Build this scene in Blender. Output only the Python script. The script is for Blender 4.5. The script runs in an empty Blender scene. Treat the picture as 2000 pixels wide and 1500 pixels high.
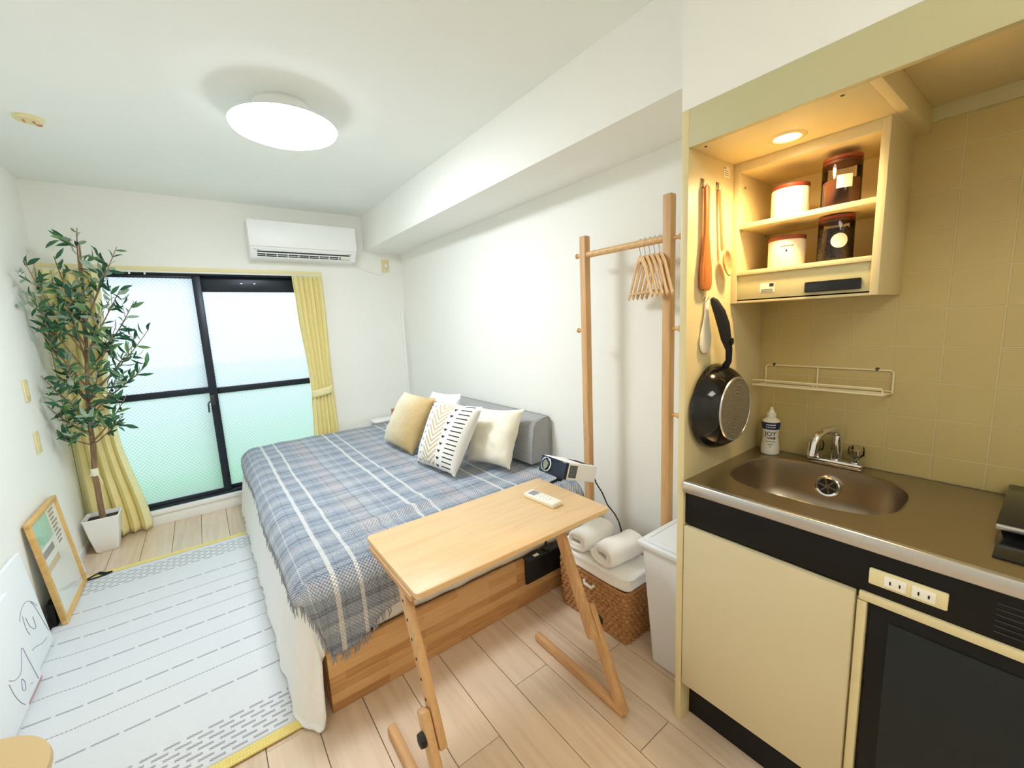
import bpy, bmesh, math, random
from mathutils import Vector, Matrix, noise
random.seed(7)
sc = bpy.context.scene
COL = sc.collection
PI = math.pi

# ---------------------------------------------------------------- camera
CAM_H = 1.385
cam_d = bpy.data.cameras.new('camera'); cam = bpy.data.objects.new('camera', cam_d); COL.objects.link(cam)
yaw, pitch, roll = 0.639389543, -0.147585189, -0.046785226
fwd = Vector((math.sin(yaw) * math.cos(pitch), math.cos(yaw) * math.cos(pitch), math.sin(pitch)))
rgt = Vector((math.cos(yaw), -math.sin(yaw), 0)); upv = rgt.cross(fwd)
r2 = rgt * math.cos(roll) + upv * math.sin(roll); u2 = -rgt * math.sin(roll) + upv * math.cos(roll)
cam.matrix_world = Matrix(((r2.x, u2.x, -fwd.x, 0), (r2.y, u2.y, -fwd.y, 0), (r2.z, u2.z, -fwd.z, CAM_H), (0, 0, 0, 1)))
cam_d.sensor_width = 36.0; cam_d.sensor_fit = 'HORIZONTAL'; cam_d.lens = 811.06 / 2000 * 36
cam_d.clip_start = 0.02; cam_d.clip_end = 200
sc.camera = cam

# ---------------------------------------------------------------- sky, daylight, exposure
SKY = 1.0
w = bpy.data.worlds.new('sky'); sc.world = w; w.use_nodes = True
bg = w.node_tree.nodes['Background']; bg.inputs[0].default_value = (0.73, 0.845, 1.0, 1); bg.inputs[1].default_value = 1.7 * SKY
pl = bpy.data.lights.new('window_daylight', 'AREA'); pl.shape = 'RECTANGLE'; pl.size = 1.62; pl.size_y = 1.72; pl.energy = 10
pl.cycles.is_portal = True
po = bpy.data.objects.new('window_daylight', pl); COL.objects.link(po); po.location = (0.08, 4.125, 0.99); po.rotation_euler = (-PI / 2, 0, 0)
sc.view_settings.view_transform = 'Standard'; sc.view_settings.look = 'None'; sc.view_settings.gamma = 1.0
sc.view_settings.use_curve_mapping = False
sc.view_settings.exposure = 0.46
sc.cycles.max_bounces = 10; sc.cycles.diffuse_bounces = 8; sc.cycles.glossy_bounces = 3; sc.cycles.transmission_bounces = 4; sc.cycles.transparent_max_bounces = 10
sc.cycles.caustics_reflective = False; sc.cycles.caustics_refractive = False
sc.cycles.sample_clamp_indirect = 6.0; sc.cycles.use_adaptive_sampling = True; sc.cycles.adaptive_threshold = 0.02
CEIL_LAMP_W = 45.0; FILL_LIGHT_W = 10.0; KITCHEN_LAMP_W = 2.8

# ---------------------------------------------------------------- materials
def lin(c):
    return tuple(((v / 255) / 12.92 if v <= 10 else (((v / 255) + 0.055) / 1.055) ** 2.4) for v in c) + (1,)

class NT:
    def __init__(s, name):
        s.m = bpy.data.materials.new(name); s.m.use_nodes = True; s.t = s.m.node_tree; s.t.nodes.clear()
        s.out = s.n('ShaderNodeOutputMaterial')
    def n(s, typ, **kw):
        nd = s.t.nodes.new(typ)
        for k, v in kw.items(): setattr(nd, k, v)
        return nd
    def l(s, a, b): s.t.links.new(a, b)
    def val(s, sock, v):
        if hasattr(v, 'is_output') or hasattr(v, 'links'): s.l(v, sock)
        else: sock.default_value = v
    def math(s, op, a, b=None, c=None):
        nd = s.n('ShaderNodeMath', operation=op); s.val(nd.inputs[0], a)
        if b is not None: s.val(nd.inputs[1], b)
        if c is not None: s.val(nd.inputs[2], c)
        return nd.outputs[0]
    def mix(s, f, a, b, typ='MIX'):
        nd = s.n('ShaderNodeMix', data_type='RGBA', blend_type=typ); s.val(nd.inputs[0], f); s.val(nd.inputs[6], a); s.val(nd.inputs[7], b)
        return nd.outputs[2]
    def ramp(s, f, stops, interp='LINEAR'):
        nd = s.n('ShaderNodeValToRGB'); cr = nd.color_ramp; cr.interpolation = interp
        while len(cr.elements) < len(stops): cr.elements.new(0.5)
        for e, (p, c) in zip(cr.elements, stops): e.position = p; e.color = c if len(c) == 4 else lin(c)
        s.l(f, nd.inputs[0]); return nd.outputs[0]
    def coord(s, kind='Object', scale=None, rot=None, loc=None):
        tc = s.n('ShaderNodeTexCoord'); mp = s.n('ShaderNodeMapping'); s.l(tc.outputs[kind], mp.inputs[0])
        if scale: mp.inputs['Scale'].default_value = scale
        if rot: mp.inputs['Rotation'].default_value = rot
        if loc: mp.inputs['Location'].default_value = loc
        return mp.outputs[0]
    def noise(s, vec, scale=5, detail=3, rough=0.5, out=0):
        nd = s.n('ShaderNodeTexNoise'); s.l(vec, nd.inputs['Vector']); nd.inputs['Scale'].default_value = scale
        nd.inputs['Detail'].default_value = detail; nd.inputs['Roughness'].default_value = rough; return nd.outputs[out]
    def bsdf(s, color, rough=0.5, metal=0.0, spec=0.5, bump=None, bstr=0.2, bdist=0.01, **kw):
        p = s.n('ShaderNodeBsdfPrincipled'); s.val(p.inputs['Base Color'], color); s.val(p.inputs['Roughness'], rough)
        p.inputs['Metallic'].default_value = metal; p.inputs['Specular IOR Level'].default_value = spec
        for k, v in kw.items(): s.val(p.inputs[k], v)
        if bump is not None:
            b = s.n('ShaderNodeBump'); b.inputs['Strength'].default_value = bstr; b.inputs['Distance'].default_value = bdist
            s.l(bump, b.inputs['Height']); s.l(b.outputs[0], p.inputs['Normal'])
        s.l(p.outputs[0], s.out.inputs[0]); return s.m

def plain(name, c, rough=0.5, metal=0.0, spec=0.5, nz=0.04, nscale=30, bstr=0.0, bscale=200, **kw):
    t = NT(name); v = t.coord()
    f = t.noise(v, nscale, 3); a = lin(c)
    lo = tuple(x * (1 - nz) for x in a[:3]) + (1,); hi = tuple(min(1, x * (1 + nz)) for x in a[:3]) + (1,)
    col = t.mix(f, lo, hi)
    if bstr > 0: return t.bsdf(col, rough, metal, spec, bump=t.noise(v, bscale, 2), bstr=bstr, bdist=0.002, **kw)
    return t.bsdf(col, rough, metal, spec, **kw)

def wood(name, c1, c2, axis='X', scale=1.0, rough=0.45, rnd=0.25):
    t = NT(name); sc_ = {'X': (1, 14, 14), 'Y': (14, 1, 14), 'Z': (14, 14, 1)}[axis]
    v = t.coord(scale=tuple(k * scale for k in sc_))
    n1 = t.noise(v, 2.2, 5, 0.6); n2 = t.noise(v, 9, 3, 0.6)
    oi = t.n('ShaderNodeObjectInfo')
    f = t.math('ADD', t.math('MULTIPLY', n1, 0.75), t.math('MULTIPLY', n2, 0.3))
    f = t.math('ADD', f, t.math('MULTIPLY', t.math('SUBTRACT', oi.outputs['Random'], 0.5), rnd))
    col = t.ramp(f, [(0.3, c2), (0.62, c1), (0.85, c1)])
    return t.bsdf(col, rough, bump=n2, bstr=0.08, bdist=0.002)

def fabric(name, c, c2=None, scale=350, rough=0.9, bstr=0.5, sheen=0.2):
    t = NT(name); v = t.coord()
    w1 = t.n('ShaderNodeTexWave', wave_type='BANDS', bands_direction='X'); t.l(v, w1.inputs[0]); w1.inputs['Scale'].default_value = scale / 6; w1.inputs['Distortion'].default_value = 1.5
    w2 = t.n('ShaderNodeTexWave', wave_type='BANDS', bands_direction='Z'); t.l(v, w2.inputs[0]); w2.inputs['Scale'].default_value = scale / 6; w2.inputs['Distortion'].default_value = 1.5
    h = t.math('ADD', w1.outputs['Fac'], w2.outputs['Fac'])
    f = t.noise(v, 60, 4)
    col = t.mix(t.math('MULTIPLY', t.math('ADD', f, t.math('MULTIPLY', h, 0.25)), 0.8), lin(c2 or tuple(x * 0.86 for x in c)), lin(c))
    return t.bsdf(col, rough, spec=0.2, bump=h, bstr=bstr, bdist=0.0015, **{'Sheen Weight': sheen})

M = {}
def mk(k, m): M[k] = m
mk('wall', plain('white wallpaper', (244, 244, 239), 0.85, spec=0.2, nz=0.012, nscale=4, bstr=0.12, bscale=260))
mk('ceil', plain('white ceiling paper', (244, 247, 243), 0.9, spec=0.2, nz=0.012, nscale=4, bstr=0.10, bscale=260))
mk('floorbase', plain('dark floor joint', (150, 128, 108), 0.7))
mk('cream', plain('cream painted trim', (238, 228, 178), 0.5, nz=0.03))
mk('panel', plain('cream melamine board', (224, 209, 162), 0.42, nz=0.03, nscale=6))
mk('door', plain('pale beige laminate', (212, 199, 162), 0.38, nz=0.03, nscale=4))
mk('header', plain('olive beige header board', (200, 194, 150), 0.5, nz=0.02))
mk('tile', plain('beige glazed tile', (200, 181, 122), 0.32, nz=0.05, nscale=7, bstr=0.05, bscale=40))
mk('grout', plain('tile grout', (206, 192, 144), 0.8))
mk('black', plain('black laminate', (11, 10, 11), 0.45, spec=0.3, nz=0.1))
mk('blackglass', plain('black glass', (22, 24, 26), 0.16, nz=0.1))
mk('fridgeinner', plain('dark grey textured plastic', (30, 35, 36), 0.45, spec=0.3, nz=0.1, bstr=0.2, bscale=500))
mk('chrome', plain('chrome', (225, 225, 228), 0.08, 1.0, nz=0.01))
mk('whiteplastic', plain('white plastic', (246, 247, 247), 0.4, nz=0.01))
mk('offwhite', plain('warm white plastic', (243, 240, 226), 0.4, nz=0.01))
mk('beigeplastic', plain('yellowed beige plastic', (233, 220, 170), 0.4, nz=0.02))
mk('frame', plain('dark blue grey aluminium', (34, 43, 54), 0.35, 0.3, nz=0.06))
mk('darkgrey', plain('dark grey plastic', (58, 60, 62), 0.45))
mk('slot', plain('dark slot', (25, 25, 26), 0.6))
mk('pot', plain('white ceramic', (246, 248, 249), 0.25, nz=0.01))
mk('trunk', wood('brown bark', (168, 136, 106), (118, 92, 70), 'Z', 2.0, 0.8))
mk('soil', plain('dark soil', (70, 55, 42), 0.95, nz=0.3, nscale=90, bstr=0.5, bscale=120))
mk('oak', wood('light oak veneer', (233, 199, 152), (216, 176, 124), 'X', 1.2, 0.4, 0.1))
mk('pine', wood('honey pine', (216, 174, 124), (190, 143, 94), 'Z', 1.3, 0.5, 0.25))
mk('pinex', wood('honey pine lengthwise', (216, 174, 124), (190, 143, 94), 'X', 1.3, 0.5, 0.2))
mk('piney', wood('honey pine crosswise', (216, 174, 124), (190, 143, 94), 'Y', 1.3, 0.5, 0.2))
mk('framewood', wood('pale gold wood', (226, 186, 116), (200, 154, 86), 'Y', 1.0, 0.45, 0.1))
mk('hangerwood', wood('light beech', (230, 190, 136), (206, 158, 102), 'X', 1.5, 0.45, 0.25))
mk('utensil', wood('reddish cherry wood', (196, 118, 58), (166, 90, 40), 'Z', 1.5, 0.5, 0.3))
mk('copper', wood('orange varnished wood', (205, 130, 80), (176, 100, 56), 'Z', 1.2, 0.4))
mk('lidwood', wood('dark red wood lid', (140, 66, 40), (104, 44, 26), 'X', 1.5, 0.5))
mk('curtain', fabric('pale yellow curtain cloth', (249, 241, 190), (240, 228, 164), 260, 0.9, 0.2))
mk('tieband', fabric('pale yellow band cloth', (246, 238, 186), (238, 226, 164), 260, 0.9, 0.2))
mk('sheet', fabric('white cotton', (247, 247, 247), (238, 239, 240), 420, 0.9, 0.12, 0.1))
mk('cream_cotton', fabric('cream cotton', (248, 243, 226), (240, 233, 212), 420, 0.9, 0.15))
mk('greycloth', fabric('mid grey woven cloth', (176, 177, 178), (150, 151, 153), 500, 0.95, 0.5))
mk('towel', plain('white terry towel', (250, 249, 245), 0.95, spec=0.1, nz=0.02, nscale=60, bstr=0.9, bscale=420))
mk('fringe', plain('cream wool fringe', (226, 222, 208), 0.95, nz=0.1))
mk('bluefringe', plain('blue grey wool fringe', (156, 163, 176), 0.95, nz=0.2, nscale=60))
mk('bag', plain('black coated fabric', (18, 18, 20), 0.55, nz=0.1))
mk('navy', plain('glossy navy plastic', (22, 34, 56), 0.12, nz=0.05))
mk('rubber', plain('black rubber', (20, 20, 20), 0.6))
mk('enamel', plain('black gloss enamel', (14, 14, 16), 0.10, nz=0.1))
mk('label', plain('cream paper label', (244, 238, 216), 0.6))
mk('blue', plain('dark blue print', (22, 40, 92), 0.4))
mk('redprint', plain('red print', (190, 44, 30), 0.5))
mk('ink', plain('dark ink', (38, 40, 46), 0.6))
mk('softink', plain('mauve ink line', (160, 150, 176), 0.7, nz=0.2))
mk('rose', plain('rose brown wash', (190, 150, 148), 0.8, nz=0.2))
mk('canvas', plain('white canvas', (238, 243, 246), 0.8, nz=0.01, bstr=0.2, bscale=600))
mk('coffee', plain('dark coffee', (40, 20, 12), 0.5, nz=0.4, nscale=150, bstr=0.6, bscale=150))
mk('powder', plain('brown powder', (96, 52, 24), 0.9, nz=0.2, nscale=60))
mk('olive', plain('dark olive fruit', (38, 32, 44), 0.35))
mk('turf', plain('green artificial turf', (84, 205, 88), 0.95, nz=0.2, nscale=40))
mk('concrete', plain('pale concrete', (232, 236, 234), 0.9, nz=0.05, nscale=5))
mk('stool', plain('tan painted wood', (206, 178, 128), 0.5, nz=0.02, nscale=300, bstr=0.1, bscale=500))
mk('ceramic', plain('cream ceramic', (248, 238, 214), 0.3, nz=0.01))
mk('silver', plain('brushed silver', (205, 205, 205), 0.25, 0.9, nz=0.03))
mk('wirewhite', plain('cream coated wire', (238, 228, 190), 0.4))
mk('rail', plain('white rail', (240, 240, 236), 0.4))
mk('yellowedge', fabric('yellow rug binding', (236, 218, 140), (218, 196, 112), 200, 0.9, 0.4))
mk('posterbg', plain('pale poster paper', (226, 230, 226), 0.12, nz=0.02))
mk('mint', plain('mint print', (164, 206, 186), 0.12, nz=0.1, nscale=40))
mk('greyprint', plain('grey print', (134, 136, 138), 0.12, nz=0.1))
mk('tanprint', plain('tan print', (204, 190, 160), 0.12, nz=0.1))
mk('brownprint', plain('taupe print', (160, 146, 132), 0.12, nz=0.2))
mk('bin', plain('white bin plastic', (232, 236, 242), 0.4, nz=0.01))

def m_leaf():
    t = NT('olive leaf'); oi = t.n('ShaderNodeObjectInfo')
    geo = t.n('ShaderNodeNewGeometry')
    top = t.ramp(oi.outputs['Random'], [(0, (40, 90, 70)), (0.5, (72, 122, 78)), (1, (128, 164, 98))])
    col = t.mix(geo.outputs['Backfacing'], top, lin((164, 186, 162)))
    p = t.n('ShaderNodeBsdfPrincipled'); t.l(col, p.inputs['Base Color']); p.inputs['Roughness'].default_value = 0.45
    tr = t.n('ShaderNodeBsdfTranslucent'); t.l(col, tr.inputs[0])
    mx = t.n('ShaderNodeMixShader'); mx.inputs[0].default_value = 0.25; t.l(p.outputs[0], mx.inputs[1]); t.l(tr.outputs[0], mx.inputs[2])
    t.l(mx.outputs[0], t.out.inputs[0]); return t.m
mk('leaf', m_leaf())

def m_plank():
    t = NT('pale ash floor board'); v = t.coord(scale=(16, 1.0, 1))
    oi = t.n('ShaderNodeObjectInfo')
    off = t.n('ShaderNodeVectorMath', operation='ADD'); t.l(v, off.inputs[0])
    cx = t.n('ShaderNodeCombineXYZ'); t.l(t.math('MULTIPLY', oi.outputs['Random'], 40), cx.inputs[0]); t.l(cx.outputs[0], off.inputs[1])
    n1 = t.noise(off.outputs[0], 2.2, 5, 0.6)
    f = t.math('ADD', n1, t.math('MULTIPLY', t.math('SUBTRACT', oi.outputs['Random'], 0.5), 0.22))
    col = t.ramp(f, [(0.25, (202, 179, 154)), (0.5, (219, 197, 171)), (0.8, (227, 207, 183))])
    return t.bsdf(col, 0.30, spec=0.5, bump=n1, bstr=0.03, bdist=0.001, **{'Coat Weight': 0.55, 'Coat Roughness': 0.22})
mk('plank', m_plank())

def m_steel():
    t = NT('brushed stainless steel'); v = t.coord(scale=(160, 2, 160))
    n1 = t.noise(v, 3, 4, 0.6); g = t.noise(t.coord(), 700, 2)
    r = t.math('ADD', t.math('MULTIPLY', n1, 0.12), 0.26)
    return t.bsdf(t.mix(g, lin((158, 146, 128)), lin((192, 180, 160))), r, 1.0, bump=n1, bstr=0.03, bdist=0.001)
mk('steel', m_steel())

def m_bedboard():
    t = NT('finger jointed acacia board'); v = t.coord('Object')
    sx = t.n('ShaderNodeSeparateXYZ'); t.l(v, sx.inputs[0]); cb = t.n('ShaderNodeCombineXYZ'); t.l(sx.outputs[0], cb.inputs[0]); t.l(sx.outputs[2], cb.inputs[1])
    b = t.n('ShaderNodeTexBrick'); t.l(cb.outputs[0], b.inputs['Vector']); b.inputs['Color1'].default_value = (0, 0, 0, 1); b.inputs['Color2'].default_value = (1, 1, 1, 1)
    b.inputs['Mortar Size'].default_value = 0.0; b.inputs['Scale'].default_value = 1.0; b.inputs['Brick Width'].default_value = 0.32; b.inputs['Row Height'].default_value = 0.036; b.inputs['Bias'].default_value = 0
    g = t.noise(t.coord(scale=(3, 40, 40)), 2.5, 5, 0.6)
    f = t.math('ADD', t.math('MULTIPLY', b.outputs['Color'], 0.45), t.math('MULTIPLY', g, 0.6))
    col = t.ramp(f, [(0.2, (176, 126, 76)), (0.5, (210, 163, 108)), (0.8, (226, 186, 132))])
    return t.bsdf(col, 0.42, bump=g, bstr=0.06, bdist=0.002)
mk('bedboard', m_bedboard())

def m_glass_wired():
    t = NT('frosted wired window glass'); v = t.coord('Object')
    sx = t.n('ShaderNodeSeparateXYZ'); t.l(v, sx.inputs[0])
    a = t.math('ADD', sx.outputs[0], sx.outputs[2]); b = t.math('SUBTRACT', sx.outputs[0], sx.outputs[2])
    P = 0.026
    def line(q): return t.math('LESS_THAN', t.math('ABSOLUTE', t.math('SUBTRACT', t.math('FRACT', t.math('DIVIDE', q, P)), 0.5)), 0.055)
    wire = t.math('MAXIMUM', line(a), line(b))
    tint = t.mix(wire, (0.97, 0.965, 0.97, 1), (0.64, 0.66, 0.69, 1))
    tp = t.n('ShaderNodeBsdfTransparent'); t.l(tint, tp.inputs[0])
    tl = t.n('ShaderNodeBsdfTranslucent'); t.l(tint, tl.inputs[0])
    mx = t.n('ShaderNodeMixShader'); mx.inputs[0].default_value = 0.62; t.l(tp.outputs[0], mx.inputs[1]); t.l(tl.outputs[0], mx.inputs[2])
    gl = t.n('ShaderNodeBsdfGlossy'); gl.inputs['Roughness'].default_value = 0.2
    m2 = t.n('ShaderNodeMixShader'); m2.inputs[0].default_value = 0.04; t.l(mx.outputs[0], m2.inputs[1]); t.l(gl.outputs[0], m2.inputs[2])
    t.l(m2.outputs[0], t.out.inputs[0]); return t.m
mk('wiredglass', m_glass_wired())

def m_clear():
    t = NT('clear jar glass')
    tp = t.n('ShaderNodeBsdfTransparent'); tp.inputs[0].default_value = (0.96, 0.95, 0.92, 1)
    gl = t.n('ShaderNodeBsdfGlossy'); gl.inputs['Roughness'].default_value = 0.05
    fr = t.n('ShaderNodeFresnel'); fr.inputs[0].default_value = 1.45
    mx = t.n('ShaderNodeMixShader'); t.l(fr.outputs[0], mx.inputs[0]); t.l(tp.outputs[0], mx.inputs[1]); t.l(gl.outputs[0], mx.inputs[2])
    t.l(mx.outputs[0], t.out.inputs[0]); return t.m
mk('clear', m_clear())

def emis(name, c, s):
    t = NT(name); e = t.n('ShaderNodeEmission'); e.inputs[0].default_value = c; e.inputs[1].default_value = s; t.l(e.outputs[0], t.out.inputs[0]); return t.m

def bands(t, coord, period, stops, default):
    """colour of a woven stripe along one direction: constant ramp over fract(coord/period)"""
    f = t.math('FRACT', t.math('DIVIDE', coord, period))
    return t.ramp(f, [(0.0, default)] + stops, 'CONSTANT')

def m_plaid():
    t = NT('blue grey plaid woven throw'); uv = t.coord('UV'); sx = t.n('ShaderNodeSeparateXYZ'); t.l(uv, sx.inputs[0])
    jit = t.math('MULTIPLY', t.math('SUBTRACT', t.noise(uv, 14, 2), 0.5), 0.006)
    u = t.math('ADD', sx.outputs[0], jit); v = t.math('ADD', sx.outputs[1], jit)
    base = (166, 178, 196); dk = (82, 92, 110); lt = (204, 210, 218); wh = (246, 246, 243); pk = (206, 197, 200); gr = (132, 144, 162)
    P = 0.455   # warp stripes across the bed
    f = t.math('FRACT', t.math('DIVIDE', t.math('ADD', u, 0.455 * 10 - 0.28), P))
    cu = t.ramp(f, [(0.0, wh), (0.036, base), (0.065, gr), (0.075, base), (0.195, wh), (0.225, base), (0.33, gr), (0.345, base), (0.42, pk), (0.455, gr), (0.468, pk), (0.60, gr), (0.62, lt), (0.72, base), (0.80, wh), (0.812, base), (0.90, gr), (0.915, base)], 'CONSTANT')
    Q = 0.30
    g = t.math('FRACT', t.math('DIVIDE', t.math('ADD', v, 0.1), Q))
    cv = t.ramp(g, [(0.0, base), (0.12, dk), (0.145, gr), (0.17, dk), (0.185, base), (0.30, lt), (0.42, pk), (0.50, base), (0.56, dk), (0.58, base), (0.64, gr), (0.66, dk), (0.70, gr), (0.72, base), (0.85, lt), (0.95, gr)], 'CONSTANT')
    # waffle weave: tiny checks let one or the other yarn show
    S = 0.0145
    wu = t.math('SINE', t.math('MULTIPLY', u, 2 * PI / S)); wv = t.math('SINE', t.math('MULTIPLY', v, 2 * PI / S))
    h = t.math('MULTIPLY', wu, wv)
    isw = t.math('LESS_THAN', f, 0.036); isw2 = t.math('MULTIPLY', t.math('GREATER_THAN', f, 0.195), t.math('LESS_THAN', f, 0.225))
    favor = t.math('MAXIMUM', isw, isw2)
    fac = t.math('ADD', t.math('MULTIPLY', h, 0.24), 0.52)
    fac = t.math('MULTIPLY', fac, t.math('SUBTRACT', 1.0, t.math('MULTIPLY', favor, 0.75)))
    col = t.mix(fac, cu, cv)
    col = t.mix(t.math('MULTIPLY', t.math('MAXIMUM', t.math('MULTIPLY', h, -1.0), 0), 0.42), col, lin((58, 66, 82)))
    col = t.mix(t.math('MULTIPLY', t.noise(uv, 5, 3), 0.25), col, lin((200, 204, 214)))
    return t.bsdf(col, 0.95, spec=0.1, bump=h, bstr=0.8, bdist=0.004, **{'Sheen Weight': 0.15})
mk('plaid', m_plaid())

def m_rug():
    t = NT('ivory flat woven rug'); uv = t.coord('UV'); sx = t.n('ShaderNodeSeparateXYZ'); t.l(uv, sx.inputs[0])
    x = sx.outputs[0]; y = sx.outputs[1]
    nz = t.noise(uv, 20, 3)
    base = t.mix(t.noise(t.coord('UV', scale=(3, 90, 1)), 6, 3), lin((206, 211, 216)), lin((226, 229, 232)))
    acc = None
    def orr(a, b): return b if a is None else t.math('MAXIMUM', a, b)
    def near(y0, hw): return t.math('LESS_THAN', t.math('ABSOLUTE', t.math('SUBTRACT', y, y0)), hw)
    def dash(per, duty, off=0.0): return t.math('LESS_THAN', t.math('FRACT', t.math('DIVIDE', t.math('ADD', x, 10 + off), per)), duty)
    for i, y0 in enumerate((2.931, 2.794, 2.669, 2.544, 2.414, 2.284, 2.146, 2.031, 1.897)):
        if i % 2 == 0:  m_ = t.math('MULTIPLY', near(y0, 0.005), dash(0.085, 0.86, 0.02 * i))
        else: m_ = t.math('MULTIPLY', near(y0, 0.0035), dash(0.012, 0.8))
        acc = orr(acc, m_)
    for lo, hi in ((1.555, 1.725), (3.12, 3.29)):
        inb = t.math('MULTIPLY', t.math('GREATER_THAN', y, lo), t.math('LESS_THAN', y, hi))
        row = t.math('DIVIDE', t.math('SUBTRACT', y, lo), 0.0243); fr = t.math('FRACT', row); ri = t.math('FLOOR', row)
        stripe = t.math('LESS_THAN', t.math('ABSOLUTE', t.math('SUBTRACT', fr, 0.5)), 0.22)
        d = t.math('LESS_THAN', t.math('FRACT', t.math('ADD', t.math('DIVIDE', t.math('ADD', x, 10), 0.062), t.math('MULTIPLY', ri, 0.5))), 0.72)
        acc = orr(acc, t.math('MULTIPLY', inb, t.math('MULTIPLY', stripe, d)))
    tw = t.math('ADD', t.math('MULTIPLY', t.math('SINE', t.math('MULTIPLY', t.math('ADD', x, t.math('MULTIPLY', y, 1.5)), 600)), 0.25), 0.75)
    col = t.mix(t.math('MULTIPLY', acc, tw), base, lin((150, 148, 154)))
    rib = t.math('SINE', t.math('MULTIPLY', y, 1500))
    return t.bsdf(col, 0.95, spec=0.1, bump=t.math('ADD', rib, t.math('MULTIPLY', acc, 3)), bstr=0.25, bdist=0.002)
mk('rug', m_rug())

def m_linen():
    t = NT('slubby ochre linen'); uv = t.coord('UV'); a = t.noise(t.coord('UV', scale=(4, 60, 1)), 6, 4, 0.6); b = t.noise(t.coord('UV', scale=(60, 4, 1)), 6, 4, 0.6)
    sx = t.n('ShaderNodeSeparateXYZ'); t.l(uv, sx.inputs[0])
    band = t.math('MULTIPLY', t.math('SUBTRACT', sx.outputs[0], 0.35), 1.3)
    f = t.math('ADD', t.math('ADD', t.math('MULTIPLY', a, 0.5), t.math('MULTIPLY', b, 0.5)), t.math('MULTIPLY', band, 0.30))
    col = t.ramp(f, [(0.36, (248, 243, 228)), (0.52, (234, 219, 186)), (0.70, (206, 176, 124))])
    return t.bsdf(col, 0.95, spec=0.1, bump=t.math('ADD', a, b), bstr=0.6, bdist=0.002)
mk('linen', m_linen())

def m_tribal():
    t = NT('printed tribal cushion'); uv = t.coord('UV'); sx = t.n('ShaderNodeSeparateXYZ'); t.l(uv, sx.inputs[0]); x = sx.outputs[0]; y = sx.outputs[1]
    def between(q, a, b): return t.math('MULTIPLY', t.math('GREATER_THAN', q, a), t.math('LESS_THAN', q, b))
    mul = lambda *a: a[0] if len(a) == 1 else t.math('MULTIPLY', a[0], mul(*a[1:]))
    base = lin((240, 238, 232))
    # centre chevrons in tan
    ch = t.math('FRACT', t.math('DIVIDE', t.math('ADD', 2.0, t.math('SUBTRACT', y, t.math('MULTIPLY', t.math('ABSOLUTE', t.math('SUBTRACT', x, 0.43)), 0.9))), 0.084))
    chev = mul(between(x, 0.26, 0.60), t.math('LESS_THAN', ch, 0.5), between(y, 0.04, 0.97))
    col = t.mix(chev, base, lin((206, 186, 144)))
    # rows of little triangles
    def tri(x0):
        fy = t.math('FRACT', t.math('DIVIDE', y, 0.105)); dx = t.math('ABSOLUTE', t.math('SUBTRACT', x, x0))
        return mul(between(fy, 0.3, 0.7), t.math('LESS_THAN', dx, t.math('MULTIPLY', t.math('SUBTRACT', fy, 0.3), 0.105)))
    col = t.mix(tri(0.66), col, lin((34, 34, 40))); col = t.mix(t.math('MULTIPLY', tri(0.19), 0.55), col, lin((70, 84, 110)))
    bars = mul(between(x, 0.76, 0.93), t.math('LESS_THAN', t.math('FRACT', t.math('DIVIDE', y, 0.064)), 0.26))
    bars2 = mul(between(x, 0.03, 0.10), t.math('LESS_THAN', t.math('FRACT', t.math('DIVIDE', y, 0.064)), 0.26))
    col = t.mix(t.math('MAXIMUM', bars, bars2), col, lin((58, 50, 48)))
    wv = t.noise(uv, 160, 3)
    col = t.mix(t.math('MULTIPLY', wv, 0.12), col, lin((170, 170, 172)))
    return t.bsdf(col, 0.95, spec=0.1, bump=t.math('ADD', wv, chev), bstr=0.4, bdist=0.003)
mk('tribal', m_tribal())

def m_wicker():
    t = NT('brown water hyacinth weave'); v = t.coord(); n1 = t.noise(v, 90, 4, 0.6); n2 = t.noise(v, 14, 2)
    col = t.ramp(t.math('ADD', t.math('MULTIPLY', n1, 0.8), t.math('MULTIPLY', n2, 0.25)), [(0.25, (122, 80, 46)), (0.5, (170, 120, 72)), (0.8, (204, 158, 104))])
    return t.bsdf(col, 0.7, bump=n1, bstr=0.4, bdist=0.003)
mk('wicker', m_wicker())

def m_panbase():
    t = NT('ringed steel pan base'); v = t.coord(); ln = t.n('ShaderNodeVectorMath', operation='LENGTH')
    sx = t.n('ShaderNodeSeparateXYZ'); t.l(v, sx.inputs[0]); cb = t.n('ShaderNodeCombineXYZ'); t.l(sx.outputs[0], cb.inputs[0]); t.l(sx.outputs[2], cb.inputs[1]); t.l(cb.outputs[0], ln.inputs[0])
    r = t.math('SINE', t.math('MULTIPLY', ln.outputs['Value'], 1400))
    vo = t.n('ShaderNodeTexVoronoi'); t.l(v, vo.inputs['Vector']); vo.inputs['Scale'].default_value = 260
    col = t.mix(t.math('MULTIPLY', t.math('ADD', r, vo.outputs['Distance']), 0.5), lin((74, 68, 58)), lin((206, 196, 176)))
    return t.bsdf(col, 0.45, 0.35, bump=r, bstr=0.2, bdist=0.001)
mk('panbase', m_panbase())

# ---------------------------------------------------------------- mesh helpers
ORG = {}
def V(*a): return Vector(a)

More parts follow.
